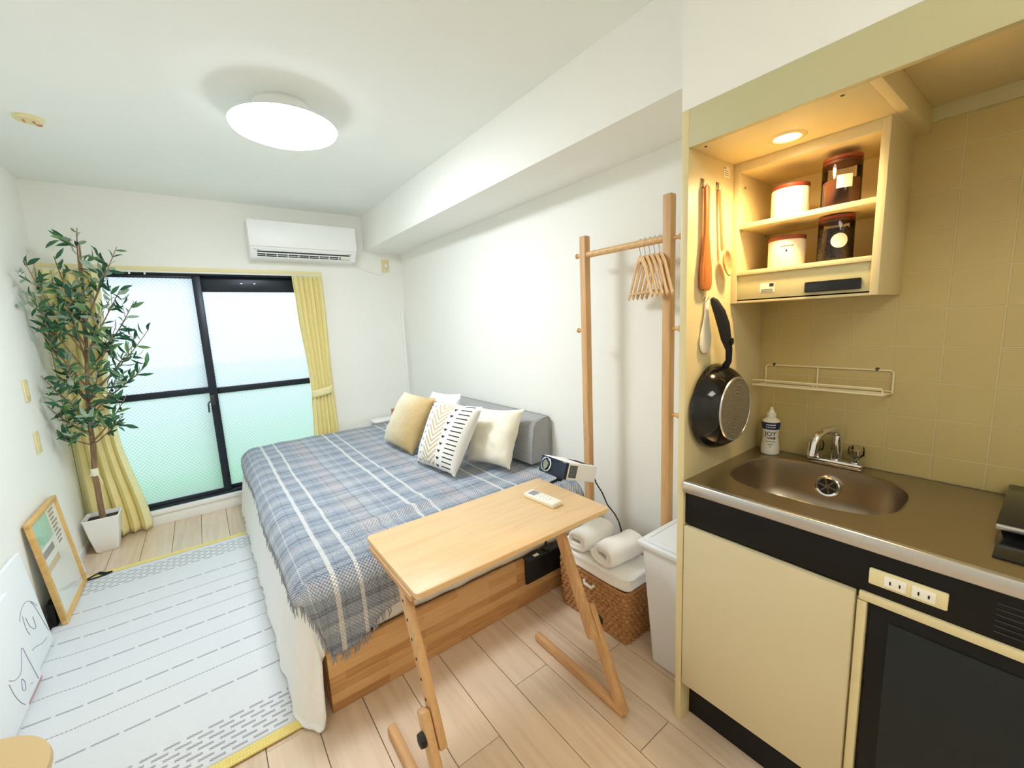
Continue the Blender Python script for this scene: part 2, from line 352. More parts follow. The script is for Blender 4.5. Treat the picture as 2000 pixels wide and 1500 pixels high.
class MB:
    def __init__(s): s.b = bmesh.new(); s.uv = None
    def _merge(s, b2, mx=None):
        me = bpy.data.meshes.new('tmp'); b2.to_mesh(me); b2.free()
        if mx is not None: me.transform(mx)
        s.b.from_mesh(me); bpy.data.meshes.remove(me)
    def box(s, x0, x1, y0, y1, z0, z1, bev=0.0, seg=2, mx=None):
        b = bmesh.new()
        bmesh.ops.create_cube(b, size=1.0, matrix=Matrix.Translation(((x0 + x1) / 2, (y0 + y1) / 2, (z0 + z1) / 2)) @ Matrix.Diagonal((abs(x1 - x0), abs(y1 - y0), abs(z1 - z0), 1)))
        if bev > 0: bmesh.ops.bevel(b, geom=b.edges[:], offset=bev, segments=seg, profile=0.5, affect='EDGES')
        s._merge(b, mx); return s
    def tube(s, pts, r, n=8, cap=True, closed=False):
        pts = [Vector(p) for p in pts]; N = len(pts); rs = r if isinstance(r, (list, tuple)) else [r] * N
        rings = []; ref = None
        for i, p in enumerate(pts):
            if closed: d = pts[(i + 1) % N] - pts[i - 1]
            else: d = pts[min(i + 1, N - 1)] - pts[max(i - 1, 0)]
            if d.length < 1e-9: d = Vector((0, 0, 1))
            d.normalize()
            if ref is None: ref = Vector((0, 0, 1)) if abs(d.z) < 0.9 else Vector((1, 0, 0))
            a = (ref - d * ref.dot(d));
            if a.length < 1e-6: a = d.orthogonal()
            a.normalize(); ref = a; c = d.cross(a)
            rings.append([s.b.verts.new(p + (a * math.cos(2 * PI * k / n) + c * math.sin(2 * PI * k / n)) * rs[i]) for k in range(n)])
        for i in range(N if closed else N - 1):
            A = rings[i]; B = rings[(i + 1) % N]
            for k in range(n): s.b.faces.new((A[k], A[(k + 1) % n], B[(k + 1) % n], B[k]))
        if cap and not closed:
            s.b.faces.new(rings[0][::-1]); s.b.faces.new(rings[-1])
        return s
    def bar(s, p0, p1, w, h, up=(0, 0, 1), bev=0.0):
        p0 = Vector(p0); p1 = Vector(p1); d = (p1 - p0); L = d.length; d.normalize(); u = Vector(up); u = (u - d * u.dot(d)).normalized(); q = d.cross(u)
        mx = Matrix(((d.x, q.x, u.x, (p0.x + p1.x) / 2), (d.y, q.y, u.y, (p0.y + p1.y) / 2), (d.z, q.z, u.z, (p0.z + p1.z) / 2), (0, 0, 0, 1)))
        return s.box(-L / 2, L / 2, -w / 2, w / 2, -h / 2, h / 2, bev, mx=mx)
    def lathe(s, prof, c=(0, 0, 0), n=24, mx=None, cap0=True, cap1=True):
        b = bmesh.new(); rings = []
        for r, z in prof: rings.append([b.verts.new((r * math.cos(2 * PI * k / n), r * math.sin(2 * PI * k / n), z)) for k in range(n)])
        for A, B in zip(rings, rings[1:]):
            for k in range(n): b.faces.new((A[k], A[(k + 1) % n], B[(k + 1) % n], B[k]))
        if cap0: b.faces.new(rings[0][::-1])
        if cap1: b.faces.new(rings[-1])
        T = Matrix.Translation(c)
        s._merge(b, T @ mx if mx is not None else T); return s
    def prism(s, poly, mx, depth, bev=0.0):
        """poly in local xy, extruded 0..depth along local z"""
        b = bmesh.new(); vs = [b.verts.new((x, y, 0)) for x, y in poly]; f = b.faces.new(vs)
        r = bmesh.ops.extrude_face_region(b, geom=[f]); nv = [e for e in r['geom'] if isinstance(e, bmesh.types.BMVert)]
        bmesh.ops.translate(b, verts=nv, vec=(0, 0, depth)); bmesh.ops.recalc_face_normals(b, faces=b.faces[:])
        if bev: bmesh.ops.bevel(b, geom=b.edges[:], offset=bev, segments=2, profile=0.5, affect='EDGES')
        s._merge(b, mx); return s
    def grid(s, f, nu, nv, uvf=None, closeu=False):
        vs = [[s.b.verts.new(f(i / nu, j / nv)) for j in range(nv + 1)] for i in range(nu + (0 if closeu else 1))]
        lay = s.b.loops.layers.uv.verify() if uvf else None
        for i in range(nu):
            for j in range(nv):
                i2 = (i + 1) % len(vs)
                fc = s.b.faces.new((vs[i][j], vs[i2][j], vs[i2][j + 1], vs[i][j + 1]))
                if lay:
                    for lp, (a, c) in zip(fc.loops, ((i, j), (i + 1, j), (i + 1, j + 1), (i, j + 1))): lp[lay].uv = uvf(a / nu, c / nv)
        return s
    def build(s, name, mat, parent=None, origin=None, smooth=30, **props):
        bmesh.ops.recalc_face_normals(s.b, faces=s.b.faces[:]) if props.pop('fixn', True) else None
        me = bpy.data.meshes.new(name); s.b.to_mesh(me); s.b.free()
        pw = ORG[parent.name] if parent is not None else Vector((0, 0, 0))
        if origin is None:
            if parent is not None: origin = pw
            else:
                xs = [v.co for v in me.vertices]
                origin = Vector(((min(v.x for v in xs) + max(v.x for v in xs)) / 2, (min(v.y for v in xs) + max(v.y for v in xs)) / 2, min(v.z for v in xs)))
        origin = Vector(origin); me.transform(Matrix.Translation(-origin))
        me.materials.append(M[mat] if isinstance(mat, str) else mat)
        if smooth: me.shade_smooth(); me.set_sharp_from_angle(angle=math.radians(smooth))
        o = bpy.data.objects.new(name, me); COL.objects.link(o); o.location = origin - pw
        if parent is not None: o.parent = parent
        ORG[o.name] = origin
        for k, v in props.items(): o[k] = v
        return o

def thing(name, loc, label, cat, group=None, kind=None):
    o = bpy.data.objects.new(name, None); COL.objects.link(o); o.location = loc; o.empty_display_size = 0.05
    ORG[o.name] = Vector(loc); o['label'] = label
    if cat: o['category'] = cat
    if group: o['group'] = group
    if kind: o['kind'] = kind
    return o
def tag(o, label, cat, group=None):
    o['label'] = label; o['category'] = cat
    if group: o['group'] = group
    return o
def struct(o, label=None):
    o['kind'] = 'structure'
    if label: o['label'] = label
    return o
def box1(name, mat, x0, x1, y0, y1, z0, z1, bev=0.0, parent=None, **k): return MB().box(x0, x1, y0, y1, z0, z1, bev).build(name, mat, parent, **k)
def solid(o, t, off=0.0):
    md = o.modifiers.new('thickness', 'SOLIDIFY'); md.thickness = t; md.offset = off; return o
def sub(o, n=1):
    md = o.modifiers.new('smooth', 'SUBSURF'); md.levels = n; md.render_levels = n; return o
def copy_tree(root, delta=Vector((0, 0, 0)), rz=0.0):
    r = root.copy(); COL.objects.link(r); r.location = root.location + delta; r.rotation_euler.z = rz; ORG[r.name] = ORG[root.name] + delta
    for ch in root.children:
        c = ch.copy(); COL.objects.link(c); c.parent = r; ORG[c.name] = ORG[ch.name] + delta
        for g in ch.children:
            d = g.copy(); COL.objects.link(d); d.parent = c
    return r
def text_mesh(txt, size, mx, mat, name, parent, depth=0.0004, wrap=None):
    cu = bpy.data.curves.new('text', 'FONT'); cu.body = txt; cu.size = size; cu.align_x = 'CENTER'; cu.align_y = 'CENTER'; cu.extrude = depth
    to = bpy.data.objects.new('text', cu); COL.objects.link(to)
    dg = bpy.context.evaluated_depsgraph_get(); me = bpy.data.meshes.new_from_object(to.evaluated_get(dg)); bpy.data.objects.remove(to)
    if wrap:
        for v in me.vertices: v.co = wrap(v.co)
    else: me.transform(mx)
    b = MB(); b.b.from_mesh(me); bpy.data.meshes.remove(me); return b.build(name, mat, parent, smooth=0, fixn=False)
def frame_mx(o, x, y, z):
    o, x, y, z = map(Vector, (o, x, y, z)); return Matrix(((x.x, y.x, z.x, o.x), (x.y, y.y, z.y, o.y), (x.z, y.z, z.z, o.z), (0, 0, 0, 1)))
def arc(c, r, a0, a1, n, ax=(1, 0, 0), ay=(0, 0, 1)):
    c = Vector(c); ax = Vector(ax); ay = Vector(ay)
    return [c + ax * (r * math.cos(a0 + (a1 - a0) * i / n)) + ay * (r * math.sin(a0 + (a1 - a0) * i / n)) for i in range(n + 1)]
def bez(p0, p1, p2, n=8):
    p0, p1, p2 = Vector(p0), Vector(p1), Vector(p2)
    return [p0 * (1 - t) ** 2 + p1 * 2 * t * (1 - t) + p2 * t * t for t in [i / n for i in range(n + 1)]]

# ---------------------------------------------------------------- the room
XL, XR, YW, YB, ZC = -0.77, 1.682, 3.985, -1.65, 2.40
XF, YP, YK = 1.165, 0.685, -0.55           # kitchen front plane, near face of the side panel, far kitchen end behind the camera
T = 0.12
fl = struct(box1('floor', 'floorbase', XL - T, XR + T, YB - T, YW + T, -0.10, -0.010), 'pale ash board floor')
# floor boards: one mesh, one object per board
PW = 0.16; rows = []
xs = 0.65 - PW * 9
pm = MB().box(-PW / 2 + 0.0012, PW / 2 - 0.0012, -0.45 + 0.0010, 0.45 - 0.0010, -0.011, 0.0, 0.0010, 1)
pl0 = pm.build('plank', 'plank', fl, origin=(0, 0, 0)); first = True
i = 0; x = xs
while x < XR:
    off = {0: 1.037, 1: 1.037 - 0.45}.get(i % 2) + (0.12 if i % 4 > 1 else 0)
    y = off - 0.9 * 3
    while y < YW:
        x0, x1, y0, y1 = max(x, XL), min(x + PW, XR), max(y, YB), min(y + 0.9, YW)
        if x1 - x0 > 0.02 and y1 - y0 > 0.02 and y0 < YW and y1 > YB:
            full = (x1 - x0 > PW - 0.001) and (y1 - y0 > 0.899)
            if full:
                o = pl0 if first else pl0.copy()
                if not first: COL.objects.link(o)
                first = False; o.parent = fl; o.location = Vector(((x0 + x1) / 2, (y0 + y1) / 2, 0)) - ORG[fl.name]
            else:
                b = MB().box(x0 + 0.0012, x1 - 0.0012, y0 + 0.001, y1 - 0.001, -0.011, 0.0, 0.001, 1); b.build('plank', 'plank', fl, origin=((x0 + x1) / 2, (y0 + y1) / 2, 0))
        y += 0.9
    x += PW; i += 1
struct(box1('ceiling', 'ceil', XL - T, XR + T, YB - T, YW + T, ZC, ZC + 0.1), 'white papered ceiling')
struct(box1('wall_left', 'wall', XL - T, XL, YB - T, YW + T, -0.1, ZC), 'white papered left wall')
wr = struct(box1('wall_right', 'wall', XR, XR + T, YB - T, YW + T, -0.1, ZC), 'white right wall, tiled above the sink')
struct(box1('wall_near', 'wall', XL, XR, YB - T, YB, -0.1, ZC), 'white wall behind the viewer')
# window wall around the opening
OX0, OX1, OZ0, OZ1 = -0.745, 0.905, 0.115, 1.865
b = MB(); b.box(XL, OX0, YW, YW + 0.15, -0.1, ZC); b.box(OX1, XR, YW, YW + 0.15, -0.1, ZC); b.box(OX0, OX1, YW, YW + 0.15, OZ1, ZC); b.box(OX0, OX1, YW, YW + 0.15, -0.1, OZ0 - 0.02)
struct(b.build('wall_far', 'wall'), 'white wall around the balcony window')
b = MB(); c = 0.032
b.box(OX0 - 0.022, OX1 + c, YW - 0.014, YW + 0.02, OZ1, OZ1 + c, 0.003); b.box(OX1, OX1 + c, YW - 0.014, YW + 0.02, 0.0, OZ1, 0.003); b.box(OX0 - 0.022, OX0, YW - 0.014, YW + 0.02, 0.0, OZ1, 0.003)
struct(b.build('trim_1', 'cream'), 'cream wooden casing around the window')
b = MB(); b.box(OX0, OX1, YW - 0.022, YW + 0.15, OZ0 - 0.03, OZ0, 0.004); b.box(OX0, OX1, YW - 0.008, YW + 0.02, 0.0, OZ0 - 0.03, 0.002)
struct(b.build('trim_2', 'whiteplastic'), 'white raised sill below the window')
struct(box1('trim_3', 'wall', 1.322, XR, YP + 0.022, YW, 2.092, ZC), 'white boxed ceiling beam over the bed')
# baseboards
struct(box1('baseboard_left', 'whiteplastic', XL, XL + 0.008, YB, YW, 0, 0.055, 0.002), 'white baseboard under left wall')
struct(box1('baseboard_right', 'whiteplastic', XR - 0.008, XR, YP + 0.03, YW, 0, 0.055, 0.002), 'white baseboard under right wall')
# window
win = thing('window_1', (0.08, 4.05, OZ0), 'dark framed frosted balcony sliding window', None, kind='structure')
b = MB()
b.box(OX0, OX1, 3.998, 4.125, OZ1 - 0.022, OZ1, 0.002); b.box(OX0, OX1, 3.998, 4.125, OZ0, OZ0 + 0.022, 0.002)
b.box(OX0, OX0 + 0.022, 3.998, 4.125, OZ0 + 0.022, OZ1 - 0.022, 0.002); b.box(OX1 - 0.022, OX1, 3.998, 4.125, OZ0 + 0.022, OZ1 - 0.022, 0.002)
b.build('window_frame', 'frame', win)
def sash(x0, x1, yc, zt_, ztr, lst, rst):
    s_ = MB(); y0, y1 = yc - 0.014, yc + 0.014; z0, z1 = OZ0 + 0.02, OZ1 - 0.02
    s_.box(x0, x0 + lst, y0, y1, z0, z1, 0.002); s_.box(x1 - rst, x1, y0, y1, z0, z1, 0.002)
    s_.box(x0 + lst, x1 - rst, y0, y1, zt_, z1, 0.002); s_.box(x0 + lst, x1 - rst, y0, y1, z0, z0 + 0.028, 0.002); s_.box(x0 + lst, x1 - rst, y0, y1, ztr - 0.024, ztr + 0.024, 0.003)
    so = s_.build('sash', 'frame', win)
    for za, zb in ((z0 + 0.028, ztr - 0.024), (ztr + 0.024, zt_)):
        box1('pane', 'wiredglass', x0 + lst, x1 - rst, yc - 0.0005, yc + 0.0005, za, zb, parent=so)
    return so
s1 = sash(OX0 + 0.02, 0.072, 4.022, 1.822, 0.970, 0.045, 0.052)
s2 = sash(0.022, OX1 - 0.02, 4.066, 1.728, 0.952, 0.052, 0.045)
b = MB(); b.box(0.022, 0.050, 3.985, 4.008, 0.85, 0.93, 0.004); b.tube([(0.036, 3.985, 0.89), (0.02, 3.97, 0.885), (0.004, 3.965, 0.87), (0.002, 3.965, 0.80)], 0.006)
b.build('latch_handle', 'darkgrey', win)
for k in range(2): box1('bolt', 'silver', 0.33 + k * 0.09, 0.345 + k * 0.09, 4.045, 4.053, 1.790, 1.796, 0, win)
# balcony outside
struct(box1('balcony_floor', 'turf', -3.0, 3.0, 4.14, 5.35, -0.14, -0.02), 'green turf of the balcony floor')
struct(box1('balcony_wall', 'concrete', -3.0, 3.0, 5.35, 5.5, -0.14, 1.10), 'pale balcony parapet outside the window')

# ---------------------------------------------------------------- kitchen shell
kp = tag(box1('partition_panel', 'panel', XF, XR, YP, YP + 0.022, 0, 1.945, 0.0015), 'tall cream side panel standing between kitchen and clothes rack', 'panel')
struct(box1('wall_kitchen', 'wall', XF, XR, YK, YP + 0.022, 1.945, ZC), 'white wall above the kitchen niche')
struct(box1('trim_4', 'header', XF, XF + 0.018, YK, YP, 1.845, 1.945, 0.001), 'olive beige header board above the niche')
SY = 0.297        # end of the lowered soffit board
so_ = struct(box1('trim_5', 'panel', XF + 0.018, XR, SY, YP, 1.845, 1.863, 0.001), 'cream soffit board holding the downlight')
box1('divider', 'panel', XF + 0.018, XR, SY - 0.022, SY, 1.845, 1.925, 0.001, parent=so_)
for yy, xx in ((0.655, 1.20), (0.345, 1.20)): MB().lathe([(0.004, 1.8438), (0.004, 1.8452)], (xx, yy, 0), 10).build('screw', 'darkgrey', so_)
struct(box1('trim_6', 'panel', XF + 0.018, XR, YK, SY - 0.022, 1.905, 1.925, 0.001), 'raised cream soffit beyond the divider')
struct(box1('trim_7', 'header', XR - 0.02, XR, YK, SY - 0.022, 1.868, 1.905), 'olive strip between tiles and soffit')
struct(box1('wall_kitchen_end', 'panel', XF, XR, YK - 0.022, YK, 0, 1.945), 'cream panel at the near kitchen end')
# tiles on the right wall
TP = 0.106; TT = 0.008
tp = MB().box(-TT, 0, -TP / 2 + 0.0014, TP / 2 - 0.0014, -TP / 2 + 0.0014, TP / 2 - 0.0014, 0.0012, 1)
t0 = tp.build('tile', 'tile', wr, origin=(0, 0, 0)); first = True
grout = box1('grout', 'grout', XR - TT * 0.90, XR, YK, YP, 0.868, 1.868, parent=wr)
zz = 1.685 - TP * 8
for iz in range(12):
    z0 = zz + iz * TP; z1 = z0 + TP
    for iy in range(13):
        y1 = 0.525 + 2 * TP - iy * TP; y0 = y1 - TP
        a0, a1, c0, c1 = max(y0, YK), min(y1, YP), max(z0, 0.868), min(z1, 1.868)
        if a1 - a0 < 0.01 or c1 - c0 < 0.008: continue
        if a1 - a0 > TP - 1e-4 and c1 - c0 > TP - 1e-4:
            o = t0 if first else t0.copy()
            if not first: COL.objects.link(o)
            first = False; o.parent = wr; o.location = Vector((XR, (a0 + a1) / 2, (c0 + c1) / 2)) - ORG[wr.name]
        else:
            MB().box(XR - TT, XR, a0 + 0.0014, a1 - 0.0014, c0 + 0.0014, c1 - 0.0014, 0.0012, 1).build('tile', 'tile', wr)

# ---------------------------------------------------------------- kitchen unit
ZT = 0.867
# worktop with sunk oval basin
wt = thing('worktop', (1.42, 0.1, 0.83), 'brushed stainless steel worktop with oval sink beneath the tap', 'worktop')
SCX, SCY, SA, SB = 1.430, 0.425, 0.172, 0.208; EXP = 3.0
def sink_pt(a, k=1.0):
    c, s = math.cos(a), math.sin(a); r = (abs(c) ** EXP + abs(s) ** EXP) ** (-1 / EXP)
    return SCX + SA * k * r * c, SCY + SB * k * r * s
def rect_pt(a, x0, x1, y0, y1):
    c, s = math.cos(a), math.sin(a); t = 1e9
    if c > 1e-9: t = min(t, (x1 - SCX) / c)
    if c < -1e-9: t = min(t, (x0 - SCX) / c)
    if s > 1e-9: t = min(t, (y1 - SCY) / s)
    if s < -1e-9: t = min(t, (y0 - SCY) / s)
    return SCX + c * t, SCY + s * t
RX0, RX1, RY0, RY1 = XF - 0.006, XR - TT, 0.17, YP
angs = sorted(set([2 * PI * i / 96 for i in range(96)] + [math.atan2(yy - SCY, xx - SCX) % (2 * PI) for xx in (RX0, RX1) for yy in (RY0, RY1)])); NA = len(angs)
b = MB(); ro = []; ri = []; rb = []
for a in angs:
    x, y = rect_pt(a, RX0, RX1, RY0, RY1); ro.append(b.b.verts.new((x, y, ZT)))
    x, y = sink_pt(a, 1.03); ri.append(b.b.verts.new((x, y, ZT))); x, y = sink_pt(a); rb.append(b.b.verts.new((x, y, ZT - 0.004)))
for k in range(NA):
    j = (k + 1) % NA; b.b.faces.new((ro[k], ro[j], ri[j], ri[k])); b.b.faces.new((ri[k], ri[j], rb[j], rb[k]))
b.box(RX0, RX1, YK, RY0, ZT - 0.004, ZT)
b.build('deck', 'steel', wt)
b = MB(); b.box(RX0 - 0.004, RX0 + 0.016, YK, YP, 0.832, ZT + 0.0008, 0.006, 3); b.build('front_lip', 'silver', wt)
b = MB(); prof = [(1.0, -0.004), (0.985, -0.03), (0.965, -0.09), (0.93, -0.128), (0.86, -0.142), (0.5, -0.148), (0.16, -0.150)]
b.grid(lambda u, v: (lambda p: (p[0], p[1], ZT + prof[round(v * 6)][1]))(sink_pt(2 * PI * u, prof[round(v * 6)][0])), 96, 6, closeu=True)
b.build('basin', 'steel', wt, smooth=60)
DRM = Matrix.Translation((1.5845, 0.428, 0.806)) @ Matrix.Rotation(-PI / 2 + 0.20, 4, 'Y')
dr = MB().lathe([(0.024, 0.0), (0.026, 0.004), (0.031, 0.005), (0.034, 0.003), (0.035, -0.012)], (0, 0, 0), 32, DRM, cap0=False, cap1=False).build('drain_ring', 'chrome', wt)
MB().lathe([(0.026, 0.0008), (0.001, 0.0008)], (0, 0, 0), 32, DRM, cap0=False).build('drain_hole', 'slot', dr)
b = MB(); b.lathe([(0.006, 0.001), (0.005, 0.004)], (0, 0, 0), 12, DRM)
for k in range(6):
    a = k * PI / 3 + 0.3; b.box(0.004, 0.025, -0.0025, 0.0025, 0.0015, 0.0035, 0, mx=DRM @ Matrix.Rotation(a, 4, 'Z'))
b.build('strainer', 'chrome', dr)

# base cabinet
sk = thing('sink_cabinet', (1.42, 0.45, 0), 'base cabinet with one pale beige door under the sink', 'cabinet')
b = MB(); b.box(XF + 0.02, XR - 0.01, 0.243, YP, 0.15, 0.70, 0.001); b.build('carcass', 'panel', sk)
box1('door', 'door', XF - 0.004, XF + 0.016, 0.247, YP - 0.004, 0.152, 0.719, 0.004, sk)
box1('side_stile', 'panel', XF + 0.004, XR - 0.01, 0.226, 0.243, 0.0, 0.70, 0.001, sk)
box1('plinth', 'black', XF + 0.055, XF + 0.07, 0.243, YP, 0.0, 0.149, 0.0, sk)
fb = thing('control_fascia', (XF + 0.02, 0.07, 0.722), 'long black fascia with twin sockets under the worktop edge', 'fascia')
box1('fascia_board', 'black', XF + 0.010, XF + 0.03, YK, YP - 0.001, 0.724, 0.831, 0.001, fb)
op = box1('socket_plate', 'beigeplastic', XF + 0.002, XF + 0.010, 0.098, 0.226, 0.750, 0.789, 0.003, fb)
for yc in (0.180, 0.134):
    s_ = box1('socket', 'offwhite', XF - 0.001, XF + 0.003, yc - 0.0185, yc + 0.0185, 0.757, 0.782, 0.001, op)
for yc in (0.180, 0.134):
    for d in (-0.008, 0.008): box1('socket_slot', 'slot', XF - 0.0016, XF - 0.0009, yc + d - 0.0014, yc + d + 0.0014, 0.7655, 0.7735, 0, op)
box1('underrail', 'panel', XF + 0.002, XF + 0.03, YK, 0.241, 0.703, 0.7235, 0.002, fb)
b = MB()
for k in range(6): b.box(XF + 0.0085, XF + 0.0101, -0.16, 0.035, 0.742 + k * 0.012, 0.7435 + k * 0.012)
b.build('vent_slit', 'darkgrey', fb, kind='stuff')
fr = thing('mini_fridge', (1.4, -0.15, 0), 'small black refrigerator built in beneath the twin sockets', 'refrigerator')
box1('body', 'black', XF + 0.035, XR - 0.02, YK + 0.01, 0.222, 0.02, 0.69, 0.004, fr)
b = MB(); b.box(XF + 0.012, XF + 0.034, YK + 0.01, 0.222, 0.03, 0.699, 0.003); fd = b.build('door', 'black', fr)
box1('door_panel', 'fridgeinner', XF + 0.008, XF + 0.012, YK + 0.05, 0.186, 0.07, 0.667, 0.001, fd)

# wall cabinet
CX0, CX1, CY0, CY1, CZ0, CZ1 = 1.429, XR - TT, 0.307, YP, 1.412, 1.845
wc = thing('wall_cabinet', ((CX0 + CX1) / 2, (CY0 + CY1) / 2, CZ0), 'open cream wall cabinet holding canisters above the sink', 'cabinet')
b = MB(); th = 0.018
b.box(CX0, CX1, CY1 - th, CY1, CZ0, CZ1, 0.001); b.build('side_panel', 'panel', wc)
b = MB(); b.box(CX0, CX1, CY0, CY0 + th, CZ0, CZ1, 0.001); b.build('side_panel', 'panel', wc)
b = MB(); b.box(CX0, CX1, CY0 + th, CY1 - th, 1.817, CZ1, 0.001); b.build('top_board', 'panel', wc)
box1('back_board', 'panel', CX1 - 0.006, CX1, CY0 + th, CY1 - th, CZ0 + 0.02, 1.817, 0, wc)
box1('shelf', 'panel', CX0 + 0.006, CX1 - 0.006, CY0 + th, CY1 - th, 1.646, 1.661, 0.001, wc)
box1('shelf', 'panel', CX0, CX1 - 0.006, CY0 + th, CY1 - th, 1.500, 1.514, 0.001, wc)
hd = box1('hood_front', 'header', CX0 + 0.008, CX0 + 0.022, CY0 + th, CY1 - th, CZ0 + 0.006, 1.500, 0.001, wc)
box1('hood_bottom', 'panel', CX0 + 0.008, CX1, CY0 + th, CY1 - th, CZ0, CZ0 + 0.012, 0.001, wc)
b = MB(); b.box(CX0 - 0.004, CX0 + 0.008, 0.343, 0.473, 1.430, 1.460, 0.003); gr_ = b.build('hood_switch', 'enamel', hd)
st = box1('sticker', 'label', CX0 + 0.0070, CX0 + 0.0080, 0.556, 0.597, 1.441, 1.469, 0, hd)
b = MB(); b.box(CX0 + 0.0062, CX0 + 0.0071, 0.558, 0.570, 1.458, 1.467)
for k in range(2): b.box(CX0 + 0.0062, CX0 + 0.0071, 0.560, 0.594, 1.4435 + k * 0.005, 1.4450 + k * 0.005)
b.build('sticker_print', 'ink', hd, kind='stuff')
for xx, zz in ((1.46, 1.775), (1.452, 1.640), (1.63, 1.640)): MB().lathe([(0.004, 0), (0.004, 0.005)], (0, 0, 0), 8, Matrix.Translation((xx, CY1 - th, zz)) @ Matrix.Rotation(PI / 2, 4, 'X')).build('shelf_pin', 'silver', wc)

# canisters and jars
def canister(x, y, z, r, h, label, mark):
    t = thing('canister', (x, y, z), label, 'canister', 'containers in the wall cabinet')
    MB().lathe([(r * 0.96, 0), (r, 0.004), (r, h - 0.003), (r * 0.97, h)], (x, y, z), 40).build('body', 'ceramic', t)
    MB().lathe([(r * 0.99, h), (r * 1.0, h + 0.002), (r * 1.0, h + 0.010), (r * 0.97, h + 0.012)], (x, y, z), 40).build('lid', 'lidwood', t)
    b = MB(); a0 = math.atan2(-y, -x)   # towards the room
    for k, (d, zz, wd) in enumerate(mark):
        a = a0 + d / r; p = Vector((x + (r + 0.0003) * math.cos(a), y + (r + 0.0003) * math.sin(a), z + zz)); tx = Vector((-math.sin(a), math.cos(a), 0))
        b.bar(p - tx * wd / 2, p + tx * wd / 2, 0.0008, 0.003 if wd < 0.01 else 0.002)
    b.build('printed_mark', 'ink' if len(mark) > 6 else 'brownprint', t, kind='stuff')
    return t
mk1 = [(-0.012 + 0.004 * k, 0.056 + 0.0008 * (k % 2), 0.0026) for k in range(7)]
mk2 = [(-0.014 + 0.0042 * k, 0.062 + 0.0008 * (k % 2), 0.0028) for k in range(8)] + [(-0.001, 0.050, 0.005), (0.0, 0.047, 0.005)]
canister(1.515, 0.553, 1.6615, 0.050, 0.086, 'white canister with dark wooden lid on the upper shelf', mk1[:6])
canister(1.515, 0.556, 1.5145, 0.050, 0.082, 'white canister with dark wooden lid on the lower shelf', mk2)
def jar(x, y, z, r, h, fill, fm, label, lab):
    t = thing('glass_jar', (x, y, z), label, 'jar', 'containers in the wall cabinet')
    MB().lathe([(r * 0.9, 0), (r, 0.006), (r, h - 0.006), (r * 0.96, h)], (x, y, z), 40, cap0=True, cap1=False).build('glass', 'clear', t)
    MB().lathe([(r * 0.86, 0.004), (r * 0.94, 0.010), (r * 0.94, fill - 0.003), (r * 0.6, fill + 0.002)], (x, y, z), 32).build('contents', fm, t)
    MB().lathe([(r * 0.94, h - 0.008), (r * 0.94, h), (r * 1.0, h + 0.001), (r * 1.0, h + 0.008), (r * 0.97, h + 0.010)], (x, y, z), 40).build('lid', 'lidwood', t)
    a0 = math.atan2(-y, -x) + lab[0]; R_ = r + 0.0008
    def f(u, v):
        if lab[3]: # round label
            ang = 2 * PI * u; rr = v * lab[1] / 2; dx, dz = rr * math.cos(ang), rr * math.sin(ang)
        else: dx, dz = (u - 0.5) * lab[1], (v - 0.5) * lab[2]
        a = a0 + dx / R_; return (x + R_ * math.cos(a), y + R_ * math.sin(a), z + lab[4] + dz)
    MB().grid(f, 24, 4).build('label', 'label', t)
    return t
jar(1.515, 0.425, 1.6615, 0.046, 0.128, 0.078, 'powder', 'glass jar of brown powder with square label on the upper shelf', (0.15, 0.036, 0.034, False, 0.066))
jb = jar(1.515, 0.430, 1.5145, 0.043, 0.118, 0.092, 'coffee', 'glass jar of dark coffee beans with round label on the lower shelf', (0.2, 0.040, 0.040, True, 0.056))
# beans standing proud of the fill
bm_ = MB()
for k in range(260):
    a = random.uniform(0, 2 * PI); zz = 1.5145 + random.uniform(0.008, 0.092); rr = 0.0395
    p = Vector((1.515 + rr * math.cos(a), 0.430 + rr * math.sin(a), zz)); rot = Matrix.Rotation(random.uniform(0, PI), 4, 'Z') @ Matrix.Rotation(random.uniform(0, PI), 4, 'X')
    bb = bmesh.new(); bmesh.ops.create_icosphere(bb, subdivisions=1, radius=1.0); bm_._merge(bb, Matrix.Translation(p) @ rot @ Matrix.Diagonal((0.0045, 0.003, 0.0024, 1)))
bm_.build('beans', 'coffee', jb, kind='stuff')

# downlight
LP = Vector((1.338, 0.503, 1.845))
dl = thing('downlight', LP, 'round lit downlight recessed in the cream soffit', 'light')
MB().lathe([(0.030, -0.0015), (0.034, -0.004), (0.042, -0.003), (0.046, 0.0)], LP, 36, cap0=False, cap1=False).build('ring', 'panel', dl)
M['bulb'] = emis('warm lamp glass', (1.0, 0.80, 0.50, 1), 14.0)
MB().lathe([(0.0005, -0.004), (0.016, -0.0035), (0.031, -0.001)], LP, 32, cap0=True, cap1=False).build('bulb', 'bulb', dl)
li = bpy.data.lights.new('downlight_beam', 'SPOT'); li.energy = KITCHEN_LAMP_W * 6; li.color = (1.0, 0.70, 0.34); li.spot_size = math.radians(165); li.spot_blend = 1.0; li.shadow_soft_size = 0.03
lo = bpy.data.objects.new('downlight_beam', li); COL.objects.link(lo); lo.location = LP + Vector((0, 0, -0.012))

